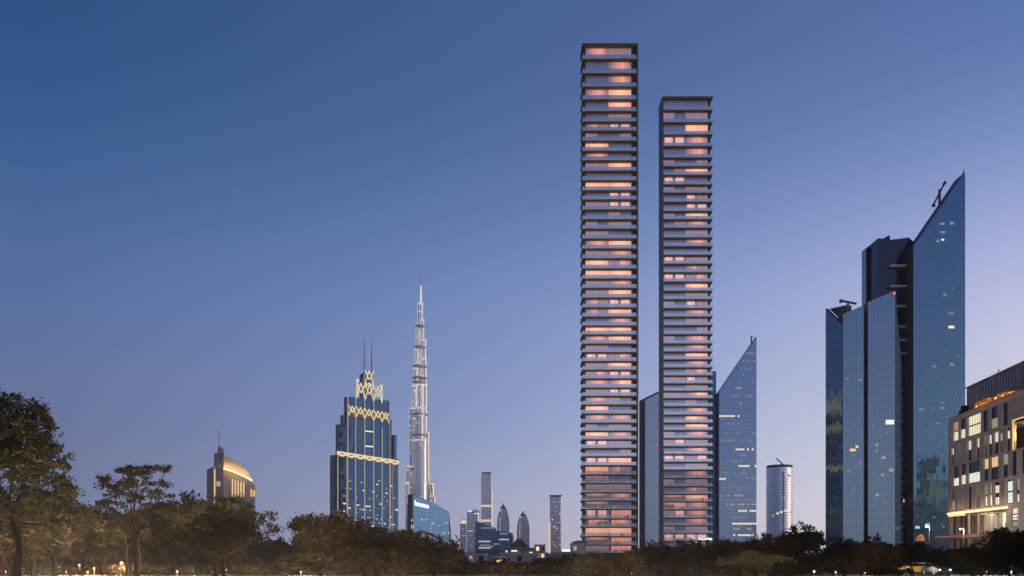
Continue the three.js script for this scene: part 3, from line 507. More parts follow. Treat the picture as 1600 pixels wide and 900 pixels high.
slimTower('slender_tower', 'tall slender grey tower with two lit bands behind the blue block', 752, 768.5, 739, 1900, M.glassGrey, (c) => {
  bodyWithBands(c, c.W, c.H, c.dep, M.glassGrey); part('roof_box', rbox(-c.W * 0.42, c.W * 0.4, c.H, c.H + 2, -c.dep * 0.8, -2, 0.8), M.joint, c.t);
  for (const y of [790.5, 813.5]) part('light_band', box(-c.W / 2 - 0.2, c.W / 2 - 1.5, c.y(y) - 2.4, c.y(y) + 2.4, 0.3, 0.9), glow([1, 0.78, 0.5], 0.75), c.t);
  part('light_strip', box(c.W / 2 - 0.4, c.W / 2 + 1.4, 2, c.y(766), -3, 0.6), M.silverGlow, c.t);
});
slimTower('arched_tower', 'grey tower with white rounded lit top left of the blue block', 729.5, 750, 798, 1600, M.glassGrey, (c) => {
  bodyWithBands(c, c.W, c.H - 2, c.dep, M.glassGrey);
  part('arch_top', new THREE.CylinderGeometry(c.W / 2, c.W / 2, 4, 24, 1, false, 0, Math.PI).rotateZ(Math.PI / 2).rotateY(Math.PI / 2).scale(1, 0.35, 1).translate(0, c.H - 2, -3), M.glassGrey, c.t);
  part('roof_lamp', new THREE.SphereGeometry(2.6, 12, 8).scale(1.4, 0.6, 0.6).translate(c.u(734.5), c.H - 0.5, 1), M.litWhite, c.t);
  part('light_frame', [box(c.u(746.8), c.u(748.6), c.y(828), c.y(801), 0.45, 1), box(c.u(741), c.u(748.6), c.y(803), c.y(801.4), 0.46, 1.02)], M.silverGlow, c.t);
  part('lit_band', [box(c.u(731), c.u(739.5), c.y(830.5), c.y(828.8), 0.45, 0.8)], M.litPale, c.t);
});
slimTower('grey_tower', 'low grey tower with warm glowing rooftop beside the arched tower', 718.7, 729, 818, 1620, M.glassGrey, (c) => {
  bodyWithBands(c, c.W, c.H, c.dep, M.glassGrey); part('roof_lantern', rbox(c.u(720.3), c.u(727.5), c.H, c.H + 5.5 * c.k, -7, -1, 0.8), glow([1, 0.75, 0.45], 0.9), c.t); part('roof_cap', rbox(c.u(721.5), c.u(726.5), c.H + 5.5 * c.k, c.H + 7 * c.k, -6, -2, 0.5), M.steel, c.t);
});
slimTower('grey_tower', 'smallest grey tower with a white light on top, right of the sign block', 712.5, 719, 850, 1500, M.glassGrey, (c) => { bodyWithBands(c, c.W, c.H, c.dep, M.glassGrey); part('roof_lamp', new THREE.SphereGeometry(2.3, 12, 8).translate(0, c.H + 1.4, -2), M.litWhite, c.t); });
for (const [x0, x1, y, lab] of [[776.5, 796, 791, 'grey curved-shoulder tower just right of the slender banded tower'], [807.5, 827.5, 803, 'grey curved-shoulder tower standing alone right of the blue block']]) slimTower('shouldered_tower', lab, x0, x1, y, 2000, M.glassGrey, (c) => {
  const w = c.W / 2, H = c.H, pts = []; for (let i = 0; i <= 10; i++) { const s = i / 10; pts.push([w * (1 - 0.48 * s ** 2.2), H * (0.55 + 0.4 * s)]); }
  const prof = [[w, 0], ...pts]; const left = prof.map(([a, b]) => [-a, b]).reverse();
  part('wall', prism(prof.concat(left), -c.dep, 0), mk([0.48, 0.48, 0.54], 0.3, 0.85), c.t);
  const g = []; for (let h = 4; h < H * 0.93; h += 4) { const s = Math.max(0, (h / H - 0.55) / 0.4), ww = w * (1 - 0.48 * s ** 2.2) - 1; g.push(box(-ww, ww, h, h + 1.7, -0.1, 0.15)); }
  part('window_band', g, M.bandGrey, c.t, 'stuff');
  part('crown', [box(-w * 0.42, w * 0.4, H * 0.95, H, -c.dep * 0.7, -2), box(-w * 0.16, w * 0.1, H, H + 6, -c.dep * 0.5, -4)], M.joint, c.t);
  part('light_strip', bar([-w * 0.55, 20, 0.3], [-w * 0.5, H * 0.78, 0.3], 0.8), M.silverGlowDim, c.t);
  part('roof_lamp', rbox(-w * 0.55, -w * 0.3, H * 0.88, H * 0.95, -2, 0.6, 0.5), M.silverGlowDim, c.t);
});
slimTower('grey_tower', 'tall plain grey tower with a warm light strip down its left edge', 859.5, 877.5, 775, 1500, M.glassGrey, (c) => {
  bodyWithBands(c, c.W, c.H, c.dep, M.glassGrey, 3.8); part('roof_cap', rbox(-c.W / 2 - 0.6, c.W / 2 + 0.3, c.H, c.H + 1.6, -c.dep, 0.4, 0.5), M.joint, c.t);
  part('light_strip', box(-c.W / 2 - 2.2, -c.W / 2 - 0.15, 0, c.y(815), -3, 0.5), glow([1, 0.74, 0.6], 0.8), c.t); const r = rng(8);
  for (let i = 0; i < 16; i++) { const u = -c.W / 2 + 2 + r() * (c.W - 5), h = 30 + r() * (c.H - 45); part('lit_window', box(u, u + 1.8, h, h + 1.8, 0.3, 0.6), r() < 0.2 ? M.litWhite : M.litFaint, c.t); }
});
slimTower('stepped_tower', 'small pale stepped tower half hidden beside the glass slab between the apartment towers', 1001.5, 1009, 797, 1700, M.glassGrey, (c) => { bodyWithBands(c, c.W, c.H, c.dep, M.glassGrey); part('roof_spire', [box(-c.W * 0.3, c.W * 0.1, c.H, c.H + 8, -6, -2), box(-c.W * 0.15, 0, c.H + 8, c.H + 14, -5, -3)], M.joint, c.t); });
{ // blue block
  const f = facade(742.5, 915, 800, 900), r = rng(95), q = (x, y, w = 0) => f.map(x, y, w);
  const t = thing('glass_block', 'broad dark blue glass block with pale lit office floors, low in the centre', 'office building', f.pos, f.turn);
  const P = poly(f, [[742.5, 815], [771, 825], [772, 828.5], [797, 832.5], [799.5, 838], [799.5, 862], [742.5, 862]]);
  part('wall', prism([P[0], [0, 0], [P[5][0], 0], P[4], P[3], P[2], P[1]].reverse(), -6, 0), M.navyWall, t);
  part('glazing', panes(0.1, P[3][0] - 0.1, 3, topLine([P[0], P[1], P[2], P[3]]), 2.6, 3.8, r, 0.1, 0.2, 0.03), mk([0.12, 0.21, 0.32], 0.1, 1), t, 'stuff');
  part('roof_line', [bar([P[0][0], P[0][1], -0.5], [P[1][0], P[1][1], -0.5], 0.7)], mk([0.3, 0.33, 0.3], 0.5), t);
  for (const [x0, x1, y, k] of [[748, 764, 846, 0], [750, 763, 852, 1], [748, 766, 856, 0], [765, 770, 854, 1], [771, 780, 850, 1], [780, 794, 843, 0], [781, 793, 834, 2], [749, 761, 866, 0], [752, 768, 825, 2]]) for (let x = x0; x < x1; x += 3.1) litParts(f, t, [[x, y - 1.1, x + 2.7, y + 1.1]], [M.litPale, M.litFaint, M.litFaint][k], 'lit_window', 0.35);
}
// ---------------------------------------------------------------- low buildings among and behind the trees
function lowBuilding(label, x0, x1, yTop, D, mat, o = {}) {
  const k = D / F, W = (x1 - x0) * k, H = Y(yTop, D), t = thing(o.name || 'low_building', label, o.cat || 'building', [X((x0 + x1) / 2, D), 0, -D], 0), r = rng(Math.round(x0 * 7 + yTop)), dep = o.dep || 9, u = (px) => (px - (x0 + x1) / 2) * k, y = (py) => Y(py, D);
  part('wall', box(-W / 2, W / 2, 0, H, -dep, 0), mat, t);
  if (!o.plain) part('cornice', rbox(-W / 2 - 0.25, W / 2 + 0.25, H, H + 0.35, -dep - 0.25, 0.25, 0.08), M.pale, t);
  const n = Math.max(2, Math.round(W / 3)), rows = Math.max(1, Math.round(H / 3.4));
  for (let i = 0; i < n; i++) for (let j = 0; j < rows; j++) { if (r() < 0.15) continue; const c = -W / 2 + (i + 0.5) * W / n, h = (j + 0.5) * H / rows, lit = r() < (o.lit ?? 0.25); const wn = part('window', box(c - 0.6, c + 0.6, h - 0.8, h + 0.8, 0.004, 0.06), lit ? [M.litWarm, M.litCream, M.litDim][Math.floor(r() * 3)] : M.pane, t); if (k > 0.1) part('frame', [box(c - 0.7, c + 0.7, h - 0.95, h - 0.82, 0.01, 0.16)], M.pale, wn); }
  if (o.more) o.more({ t, W, H, dep, u, y, k });
  return t;
}
const hip = (x0, x1, z0, z1, y0, y1, in_) => { const g = new THREE.BufferGeometry(), a = [[x0, y0, z1], [x1, y0, z1], [x1, y0, z0], [x0, y0, z0], [x0 + in_, y1, (z0 + z1) / 2], [x1 - in_, y1, (z0 + z1) / 2]], p = []; for (const k of [0, 1, 5, 0, 5, 4, 1, 2, 5, 2, 3, 4, 2, 4, 5, 3, 0, 4, 0, 3, 2, 0, 2, 1]) p.push(...a[k]); g.setAttribute('position', new THREE.Float32BufferAttribute(p, 3)); g.setAttribute('uv', new THREE.Float32BufferAttribute(p.flatMap((v, i) => (i % 3 === 2 ? [] : [v])), 2)); g.computeVertexNormals(); return g; };
lowBuilding('villa with a dark red hipped roof in front of the grey shouldered tower', 797, 836, 857, 330, M.beige, { name: 'villa', lit: 0.3, more: ({ t, W, H, dep, u, y }) => {
  part('roof', hip(-W / 2 - 1, u(830), -dep - 1, 1, H - 0.4, y(842.5), 3.4), M.roofRed, t); part('cupola', rbox(u(809), u(817), y(846), y(839.5), -6, -4, 0.15), M.greyWall, t);
  part('lit_soffit', box(u(799), u(808), H - 1.2, H - 0.6, 0.07, 0.3), M.litCream, t); part('blue_lamp', box(u(789.5), u(793.5), y(863), y(860), 0.3, 0.8), M.litBlue, t); } });
lowBuilding('beige house with warm lit upper windows left of the plain grey tower', 836, 852, 852, 360, M.beige, { lit: 0.8 });
lowBuilding('long low greyish wall building below the red-roofed villa', 782, 842, 866, 240, M.greyWall, { lit: 0.12 });
lowBuilding('low beige building with a warm lit entrance below the blue block', 771, 792, 872, 205, M.beige, { lit: 0.5, more: ({ t, u, y }) => part('entrance_light', box(u(776), u(786), y(878), y(875), 0.1, 0.4), M.litWarm, t) });
lowBuilding('low grey building with arched entrance below the arched tower', 709, 760, 867, 230, M.greyWall, { lit: 0.1, more: ({ t, u, y }) => { const c = u(727); part('arch', new THREE.TorusGeometry(0.85, 0.22, 8, 16, Math.PI).translate(c, y(873), 0.1), M.pale, t); for (const s of [-1, 1]) part('arch_pier', box(c + s * 0.85 - 0.2, c + s * 0.85 + 0.2, 0, y(873), 0.003, 0.3), M.pale, t); } });
lowBuilding('flat pale building strip left of the apartment tower with a bright white lit roof', 878, 893, 863, 380, M.pale, { lit: 0.3, more: ({ t, W, H, dep }) => part('roof_light', rbox(-W / 2 + 0.3, W / 2 - 0.6, H + 0.36, H + 1.2, -3, 0.1, 0.2), glow([1, 0.9, 0.75], 1.6), t) });
lowBuilding('pale building with a dark curved roof touching the left foot of the taller apartment tower', 893.5, 914, 851, 340, M.pale, { lit: 0.2, more: ({ t, W, H, dep }) => part('roof', new THREE.CylinderGeometry(W / 2 + 0.5, W / 2 + 0.5, dep, 24, 1, false, -Math.PI / 2, Math.PI).rotateX(-Math.PI / 2).scale(1, 0.42, 1).translate(0.6, H + 0.36, -dep / 2), mk([0.09, 0.1, 0.15], 0.4, 0.4), t) });
lowBuilding('pavilion with a dark peaked roof and pale green gable in front of the sign block', 655, 700, 850, 190, M.beige, { name: 'pavilion', lit: 0.15, dep: 6, more: ({ t, W, H, dep, u, y }) => {
  part('roof', [prism([[u(640), y(838)], [u(657), y(828)], [u(669), y(831)], [u(691), y(844)], [u(691), y(846)], [u(668), y(835)], [u(656), y(832)], [u(640), y(842)]].reverse(), -6, 0.6)], M.roofRed, t);
  part('lower_roof', [prism([[u(688), y(849)], [u(722), y(866)], [u(722), y(869)], [u(688), y(853)]].reverse(), -5, 0.5)], M.roofRed, t);
  part('gable', prism([[u(653), y(838)], [u(660), y(833.5)], [u(668), y(838)], [u(671), y(845)], [u(653), y(845)]].reverse(), 0.05, 0.3), mk([0.3, 0.46, 0.42], 0.7), t);
  part('column', [cyl(u(680), 0.3, 0.18, 0.18, 0, y(846), 10)], M.pale, t); } });
// ---------------------------------------------------------------- stone office building on the right
{
  const f = facade(1482, 300, 1600, 245), r = rng(101), q = (x, y, w = 0) => f.map(x, y, w);
  const t = thing('stone_office_building', 'brown stone office building with lit windows at the right edge', 'office building', f.pos, f.turn);
  const zx = (a) => 1270 + a / 2.7273, hy = (b) => f.map(1482.7, 540 + b / 2.7273)[1], U = (a, b = 500) => f.map(zx(a), 540 + b / 2.7273)[0];
  const L = f.map(1668, 700)[0], top = hy(322), g0 = hy(716);
  const rows = [[334, 416], [430, 512], [520, 606], [618, 706]];
  const cols = [
    [[597, 620, 'lL'], [628, 650, 'dL'], [660, 715, 'LL'], [722, 745, 'd'], [757, 787, 'dl'], [808, 832, 'd'], [843, 868, 'd'], [887, 905, 'd']],
    [[590, 600, 'Ld'], [621, 629, 'ld'], [659, 675, 'Ld'], [697, 709, 'Ld'], [730, 739, 'ld'], [748, 763, 'Ld'], [772, 790, 'Wd'], [797, 807, 'Ld'], [825, 842, 'Ld']],
    [[583, 588, 'd'], [597, 622, 'dW'], [630, 652, 'dL'], [661, 714, 'dW'], [727, 748, 'Yd'], [757, 790, 'Yd'], [808, 833, 'ld'], [847, 868, 'd'], [889, 903, 'd']],
    [[590, 602, 'dl'], [622, 629, 'dl'], [660, 676, 'd'], [697, 706, 'ld'], [730, 745, 'lL'], [750, 765, 'lL'], [772, 795, 'LL'], [800, 808, 'lL'], [825, 852, 'WW'], [865, 879, 'lL']]];
  const mats = { d: M.pane, L: M.litCream, l: M.litDim, W: M.litWhite, Y: M.litWarm };
  const wins = [], holes = [];
  cols.forEach((row, k) => { const [a, b] = rows[k], h1 = hy(a), h0 = hy(b); for (const [x0, x1, s] of row) wins.push([U(x0), U(x1), h0, h1, s]); });
  for (let u = U(905) + 1.5, i = 0; u < L - 3; u += 3.6, i++) rows.forEach(([a, b], k) => { if (k !== 1 || u > U(905) + 6) wins.push([u, u + 2, hy(b), hy(a), ['d', 'lL', 'dd', 'Ld'][(i + k) % 4]]); });
  for (const [a, b] of [[845, 874]]) wins.push([U(a), U(b), hy(790), hy(722), 'LWl']);
  for (const [a, b, c, d] of wins) holes.push([[a, c], [a, d], [b, d], [b, c]]);
  const bay = [U(857), U(915), hy(516), hy(408)];
  const lobby = [U(588), U(832), hy(808), hy(724)];
  holes.push([[bay[0], bay[2]], [bay[0], bay[3]], [bay[1], bay[3]], [bay[1], bay[2]]]);
  holes.push([[lobby[0], 0.01], [lobby[0], lobby[3]], [lobby[1], lobby[3]], [lobby[1], 0.01]]);
  // drop openings that would touch the bay
  const ok = holes.filter((h, i) => i >= holes.length - 2 || !(h[2][0] > bay[0] - 0.2 && h[0][0] < bay[1] + 0.2 && h[0][1] < bay[3] + 0.1 && h[1][1] > bay[2] - 0.1));
  part('wall', prism([[0, 0], [L, 0], [L, top], [0, top]], -0.6, 0, ok), M.stone, t);
  part('core', box(0.01, L - 0.01, 0, top - 0.3, -26, -5), M.core, t);
  part('back_wall', [box(0.02, 0.6, 0, top - 0.1, -25, -0.61)], M.stone, t);
  part('floor_plate', [418, 516, 612, 712].map((b) => box(0.62, L - 0.1, hy(b) - 0.3, hy(b) + 0.05, -5, -0.75)), M.greyWall, t);
  wins.forEach(([a, b, c, d, s]) => {
    if (b > bay[0] - 0.2 && a < bay[1] + 0.2 && c < bay[3] + 0.1 && d > bay[2] - 0.1) return;
    const n = s.length, g = part('window', box(a, b, c, d, -0.58, -0.5), M.pane, t);
    for (let k = 0; k < n; k++) { const y1 = d - (d - c) * k / n - 0.12, y0 = d - (d - c) * (k + 1) / n + 0.12; if (s[k] !== 'd') { const cut = s[k] === 'L' || s[k] === 'W' ? (r() < 0.5 ? 0.35 : 0) : 0; part('lit_pane', box(a + 0.1, b - 0.1, y0 + (y1 - y0) * 0.06, y1 - (y1 - y0) * cut * r(), -0.49, -0.46), mats[s[k]], g); } }
    const bars = [box(a, a + 0.09, c, d, -0.47, -0.4), box(b - 0.09, b, c, d, -0.47, -0.4)];
    if (b - a > 2.2) for (let u = a + 1.3; u < b - 0.6; u += 1.35) bars.push(box(u - 0.06, u + 0.06, c, d, -0.47, -0.4));
    if (n > 1) bars.push(box(a, b, (c + d) / 2 - 0.09, (c + d) / 2 + 0.09, -0.465, -0.395));
    part('frame', bars, M.mullion, g);
  });
  for (const b of [326, 423, 516.5, 612.5]) part('floor_band', box(-0.05, L, hy(b) - 0.16, hy(b) + 0.16, 0.003, 0.1), M.stoneBand, t);
  { const us = [], n = 30; for (let k = 0; k <= n; k++) { const u = k / n * (L - 0.4); rows.forEach(([a, b], j) => { const c = hy(b) + 0.3, d = hy(a) - 0.1; if (!wins.some((w) => u + 0.4 > w[0] && u < w[1] && w[2] < d && w[3] > c) && !(u + 0.4 > bay[0] && u < bay[1])) us.push(box(u, u + 0.28, c, d, 0.003, 0.12)); }); } part('pilaster', us, M.stone, t, 'stuff'); }
  // glowing box bay
  part('bay_frame', [box(bay[0] - 0.35, bay[0], bay[2] - 0.3, bay[3] + 0.3, -0.5, 0.5), box(bay[0], bay[1], bay[3], bay[3] + 0.3, -0.5, 0.5), box(bay[0], bay[1], bay[2] - 0.3, bay[2], -0.5, 0.5)], M.stoneBand, t);
  part('bay_light_strip', [box(bay[0] + 0.02, bay[0] + 0.3, bay[2], bay[3], 0.1, 0.4), box(bay[0] + 0.3, bay[1], bay[3] - 0.28, bay[3] - 0.02, 0.1, 0.4)], M.litAmber, t);
  part('bay_back', box(bay[0], bay[1], bay[2], bay[3], -3, -2.8), mk([0.5, 0.3, 0.16], 0.7), t);
  part('bay_lit_pane', [box(bay[0] + 2.5, bay[0] + 4, bay[2] + 0.4, bay[3] - 1.5, -2.7, -2.5), box(bay[0] + 5, bay[0] + 7, bay[2] + 0.4, bay[3] - 1.2, -2.7, -2.5)], M.litCream, t);
  { const l = new THREE.PointLight(new THREE.Color(1, 0.5, 0.18), 110, 0, 2); l.position.set(bay[0] + 1.2, (bay[2] + bay[3]) / 2, -0.6); t.add(l); }
  // lobby under the glowing strip
  const lh = lobby[3];
  part('lobby_back', box(lobby[0], lobby[1], 0.02, lh, -4.9, -4.7), mk([0.5, 0.4, 0.28], 0.7), t);
  part('lobby_ceiling', box(lobby[0], lobby[1], lh - 0.5, lh - 0.2, -4.7, -0.7), M.pale, t);
  for (const a of [590, 618, 650, 690, 728, 745, 782, 815]) part('lobby_column', rbox(U(a) - 0.25, U(a) + 0.25, 0.02, lh - 0.5, -1.4, -0.8, 0.08), a > 640 ? M.pale : M.mullion, t);
  part('lobby_glazing_bar', [650, 662, 675, 700, 712, 740, 760, 770, 795, 805].map((a) => box(U(a) - 0.07, U(a) + 0.07, 0.02, lh - 0.5, -2, -1.9)), M.mullion, t, 'stuff');
  for (const [a, b, c, d, m] of [[663, 740, 738, 792, M.litDim], [750, 800, 700 + 30, 768, M.litCream], [765, 800, 780, 800, M.litBlue], [806, 830, 735, 790, M.litWarm], [742, 750, 730, 800, M.litCream]]) part('lobby_window', box(U(a), U(b), hy(d), hy(c), -4.65, -4.55), m, t);
  part('led_strip', [box(U(579), U(832), g0 - 0.35, g0 + 0.15, 0.02, 0.55)], M.led, t);
  part('led_wash', [box(U(579), U(650), g0 - 1.1, g0 - 0.36, 0.0, 0.2)], glow([1, 0.6, 0.3], 1.2), t);  // light of the LED strip on the wall, put in as glow
  for (let k = 0; k < 9; k++) { const u = U(585) + (U(828) - U(585)) * k / 8, l = new THREE.PointLight(new THREE.Color(1, 0.62, 0.36), 16, 0, 2); l.position.set(u, g0 - 0.3, 1.6); l.castShadow = true; t.add(l); }
  for (const a of [690, 760, 815]) { const l = new THREE.PointLight(new THREE.Color(1, 0.78, 0.5), 45, 0, 2); l.position.set(U(a), lh - 1.2, -3); t.add(l); }
  part('canopy', rbox(U(580), U(805), hy(826), hy(810), 0.2, 4.5, 0.2), mk([0.35, 0.22, 0.18], 0.6), t);
  part('canopy_light', box(U(580), U(805), hy(818), hy(815), 4.5, 4.6), M.ledOrange, t);
  // set-back top storey, terrace
  const w = -6, tp = [q(1511.5, 607, w), q(1668, 540, w)], th = tp[0][1];
  part('top_storey', box(tp[0][0], tp[1][0], top, th, -22, w), M.pent, t);
  const tb = []; for (let u = tp[0][0]; u < tp[1][0]; u += 2.1) tb.push(box(u, u + 0.16, top, th - 0.1, w, w + 0.2)); part('top_storey_mullion', tb, M.metal, t, 'stuff');
  part('roof_edge', box(tp[0][0] - 0.4, tp[1][0], th, th + 0.35, -22.3, w + 0.6), M.metal, t);
  part('stair_box', [box(1.2, tp[0][0] + 0.5, top, top + 3.2, -14, -3), box(2.2, tp[0][0] - 0.5, top + 3.2, top + 5, -13, -4)], M.pent, t);
  part('roof_vent', [box(q(1556, 580, -8)[0], q(1556, 580, -8)[0] + 1.4, th + 0.35, th + 1.6, -9, -8), box(q(1556, 580, -8)[0] + 0.5, q(1556, 580, -8)[0] + 0.8, th + 1.6, th + 2.8, -8.6, -8.4)], M.crane, t);
  part('terrace_rail', box(0.1, L, top + 0.003, top + 0.95, -0.3, -0.2), M.stone, t);
  scene.userData.terrace = { f, U, top, w };
}
// ---------------------------------------------------------------- foliage
const tmpA = new THREE.Vector3(), tmpB = new THREE.Vector3(), tmpC = new THREE.Vector3();
function tube(pts, r0, r1, sides = 5) {
  const pos = [], nor = [], uv = [], idx = [];
  for (let i = 0; i < pts.length; i++) {
    const d = tmpA.copy(pts[Math.min(i + 1, pts.length - 1)]).sub(pts[Math.max(i - 1, 0)]).normalize(), a = tmpB.set(Math.abs(d.y) > 0.9 ? 1 : 0, Math.abs(d.y) > 0.9 ? 0 : 1, 0).cross(d).normalize(), b = tmpC.copy(d).cross(a);
    const R = r0 + (r1 - r0) * i / (pts.length - 1);
    for (let k = 0; k <= sides; k++) { const t = k / sides * 2 * Math.PI, c = Math.cos(t), s = Math.sin(t), nx = a.x * c + b.x * s, ny = a.y * c + b.y * s, nz = a.z * c + b.z * s; pos.push(pts[i].x + nx * R, pts[i].y + ny * R, pts[i].z + nz * R); nor.push(nx, ny, nz); uv.push(k / sides, i * 0.4); }
  }
  for (let i = 0; i < pts.length - 1; i++) for (let k = 0; k < sides; k++) { const p = i * (sides + 1) + k, q = p + sides + 1; idx.push(p, q, p + 1, q, q + 1, p + 1); }
  const g = new THREE.BufferGeometry(); g.setAttribute('position', new THREE.Float32BufferAttribute(pos, 3)); g.setAttribute('normal', new THREE.Float32BufferAttribute(nor, 3)); g.setAttribute('uv', new THREE.Float32BufferAttribute(uv, 2)); g.setIndex(idx); return g;
}
function limb(a, b, r, sag, n = 6) { const pts = []; const jx = (r() - 0.5) * 0.25, jz = (r() - 0.5) * 0.25, l = a.distanceTo(b); for (let i = 0; i <= n; i++) { const t = i / n, p = a.clone().lerp(b, t); const s = Math.sin(t * Math.PI); p.x += jx * l * s + (r() - 0.5) * 0.04 * l; p.z += jz * l * s; p.y += sag * l * s; pts.push(p); } pts[0].copy(a); pts[n].copy(b); return pts; }
/* a tree from lobes (cx, cy, cz, rx, ry, rz): limbs run to each lobe, twigs to its leaf clumps, and small leaves fill the clumps */
function growTree(seed, o) {
  const r = rng(seed), wood = [], P = [], N = [], C = [], gauss = () => (r() + r() + r() + r() - 2);
  const fork = new THREE.Vector3((r() - 0.5) * 0.4, o.fork, (r() - 0.5) * 0.4);
  const stems = o.stems || 1;
  for (let k = 0; k < stems; k++) { const a = k / stems * 6.28 + r(), base = new THREE.Vector3(stems > 1 ? Math.cos(a) * 0.35 : 0, -0.2, stems > 1 ? Math.sin(a) * 0.35 : 0), to = fork.clone(); if (stems > 1) { to.x += Math.cos(a) * 1.1; to.z += Math.sin(a) * 1.1; } wood.push(tube(limb(base, to, r, 0, 6), o.trunk * (stems > 1 ? 0.7 : 1), o.trunk * 0.6, 7)); if (stems > 1) wood.push(tube(limb(to, to.clone().multiplyScalar(1.25), r, 0, 3), o.trunk * 0.42, o.trunk * 0.2, 6)); }
  for (const [cx, cy, cz, rx, ry, rz] of o.lobes) {
    const c = new THREE.Vector3(cx, cy - ry * 0.35, cz);
    wood.push(tube(limb(fork, c, r, o.sag ?? -0.08, 7), o.trunk * 0.42, o.trunk * 0.12, 5));
    const vol = rx * ry + rx * rz + ry * rz, n = Math.max(5, Math.round(vol * o.clumps));
    for (let i = 0; i < n; i++) {
      let x = gauss(), y = gauss(), z = gauss(); const l = Math.hypot(x, y, z) || 1, k = (r() < 0.75 ? 0.72 + 0.34 * r() : 0.3 + 0.5 * r()) / l;
      const p = new THREE.Vector3(cx + x * k * rx, cy + y * k * ry, cz + z * k * rz);
      if (p.y < o.fork * 0.55) continue;
      if (i % 3 === 0) wood.push(tube(limb(c, p, r, 0.04, 3), o.trunk * 0.09, 0.015, 3));
      const tone = 0.55 + 0.75 * r(), hue = r(), cr = o.clump * (0.6 + 0.7 * r()), m = Math.round(o.leaves * (0.6 + 0.8 * r()));
      for (let q = 0; q < m; q++) {
        const lx = p.x + gauss() * cr, ly = p.y + gauss() * cr * o.flat - (o.weep ? r() * r() * o.weep : 0), lz = p.z + gauss() * cr;
        if (ly < 0.25) continue;
        const len = o.len * (0.6 + 0.8 * r()), wid = len * o.slim;
        let ax = gauss(), ay = gauss() * 0.6 - (o.weep ? 1.4 : 0.25), az = gauss(); let al = Math.hypot(ax, ay, az) || 1; ax /= al; ay /= al; az /= al;
        let bx = gauss(), by = gauss(), bz = gauss(); const d = ax * bx + ay * by + az * bz; bx -= d * ax; by -= d * ay; bz -= d * az; const bl = Math.hypot(bx, by, bz) || 1; bx /= bl; by /= bl; bz /= bl;
        const nx = ay * bz - az * by, ny = az * bx - ax * bz, nz = ax * by - ay * bx, h = len / 2, w = wid / 2, v = tone * (0.75 + 0.5 * r());
        const A = [lx - ax * h, ly - ay * h, lz - az * h], B = [lx + bx * w, ly + by * w, lz + bz * w], D = [lx + ax * h, ly + ay * h, lz + az * h], E = [lx - bx * w, ly - by * w, lz - bz * w];
        const col = o.tint.map((q0, k2) => (q0 + (o.tint2[k2] - q0) * hue) * v);
        for (const V of [A, B, D, A, D, E]) { P.push(V[0], V[1], V[2]); N.push(nx, ny, nz); C.push(col[0], col[1], col[2]); }
      }
    }
  }
  const g = new THREE.BufferGeometry(); g.setAttribute('position', new THREE.Float32BufferAttribute(P, 3)); g.setAttribute('normal', new THREE.Float32BufferAttribute(N, 3)); g.setAttribute('color', new THREE.Float32BufferAttribute(C, 3));
  return { trunk: mergeGeometries(wood.map((q) => q.toNonIndexed())), crown: g };
}
const OL = [0.105, 0.082, 0.045], OD = [0.07, 0.066, 0.038], BR = [0.15, 0.105, 0.06], GR = [0.085, 0.1, 0.052];
function lobesRound(seed, R, Hc, H, n, s = 0.52) { const r = rng(seed), a = [[0, Hc, 0, R * 0.62, (H - Hc) * 0.9, R * 0.62]]; for (let i = 0; i < n; i++) { const t = i / n * 6.28 + r() * 0.7, d = R * (0.45 + 0.2 * r()), y = Hc + (H - Hc) * (r() - 0.55) * 0.9, q = R * (0.3 + 0.2 * r()); a.push([Math.cos(t) * d, y, Math.sin(t) * d, q * 1.15, q * s * 1.5, q * 1.15]); } return a; }
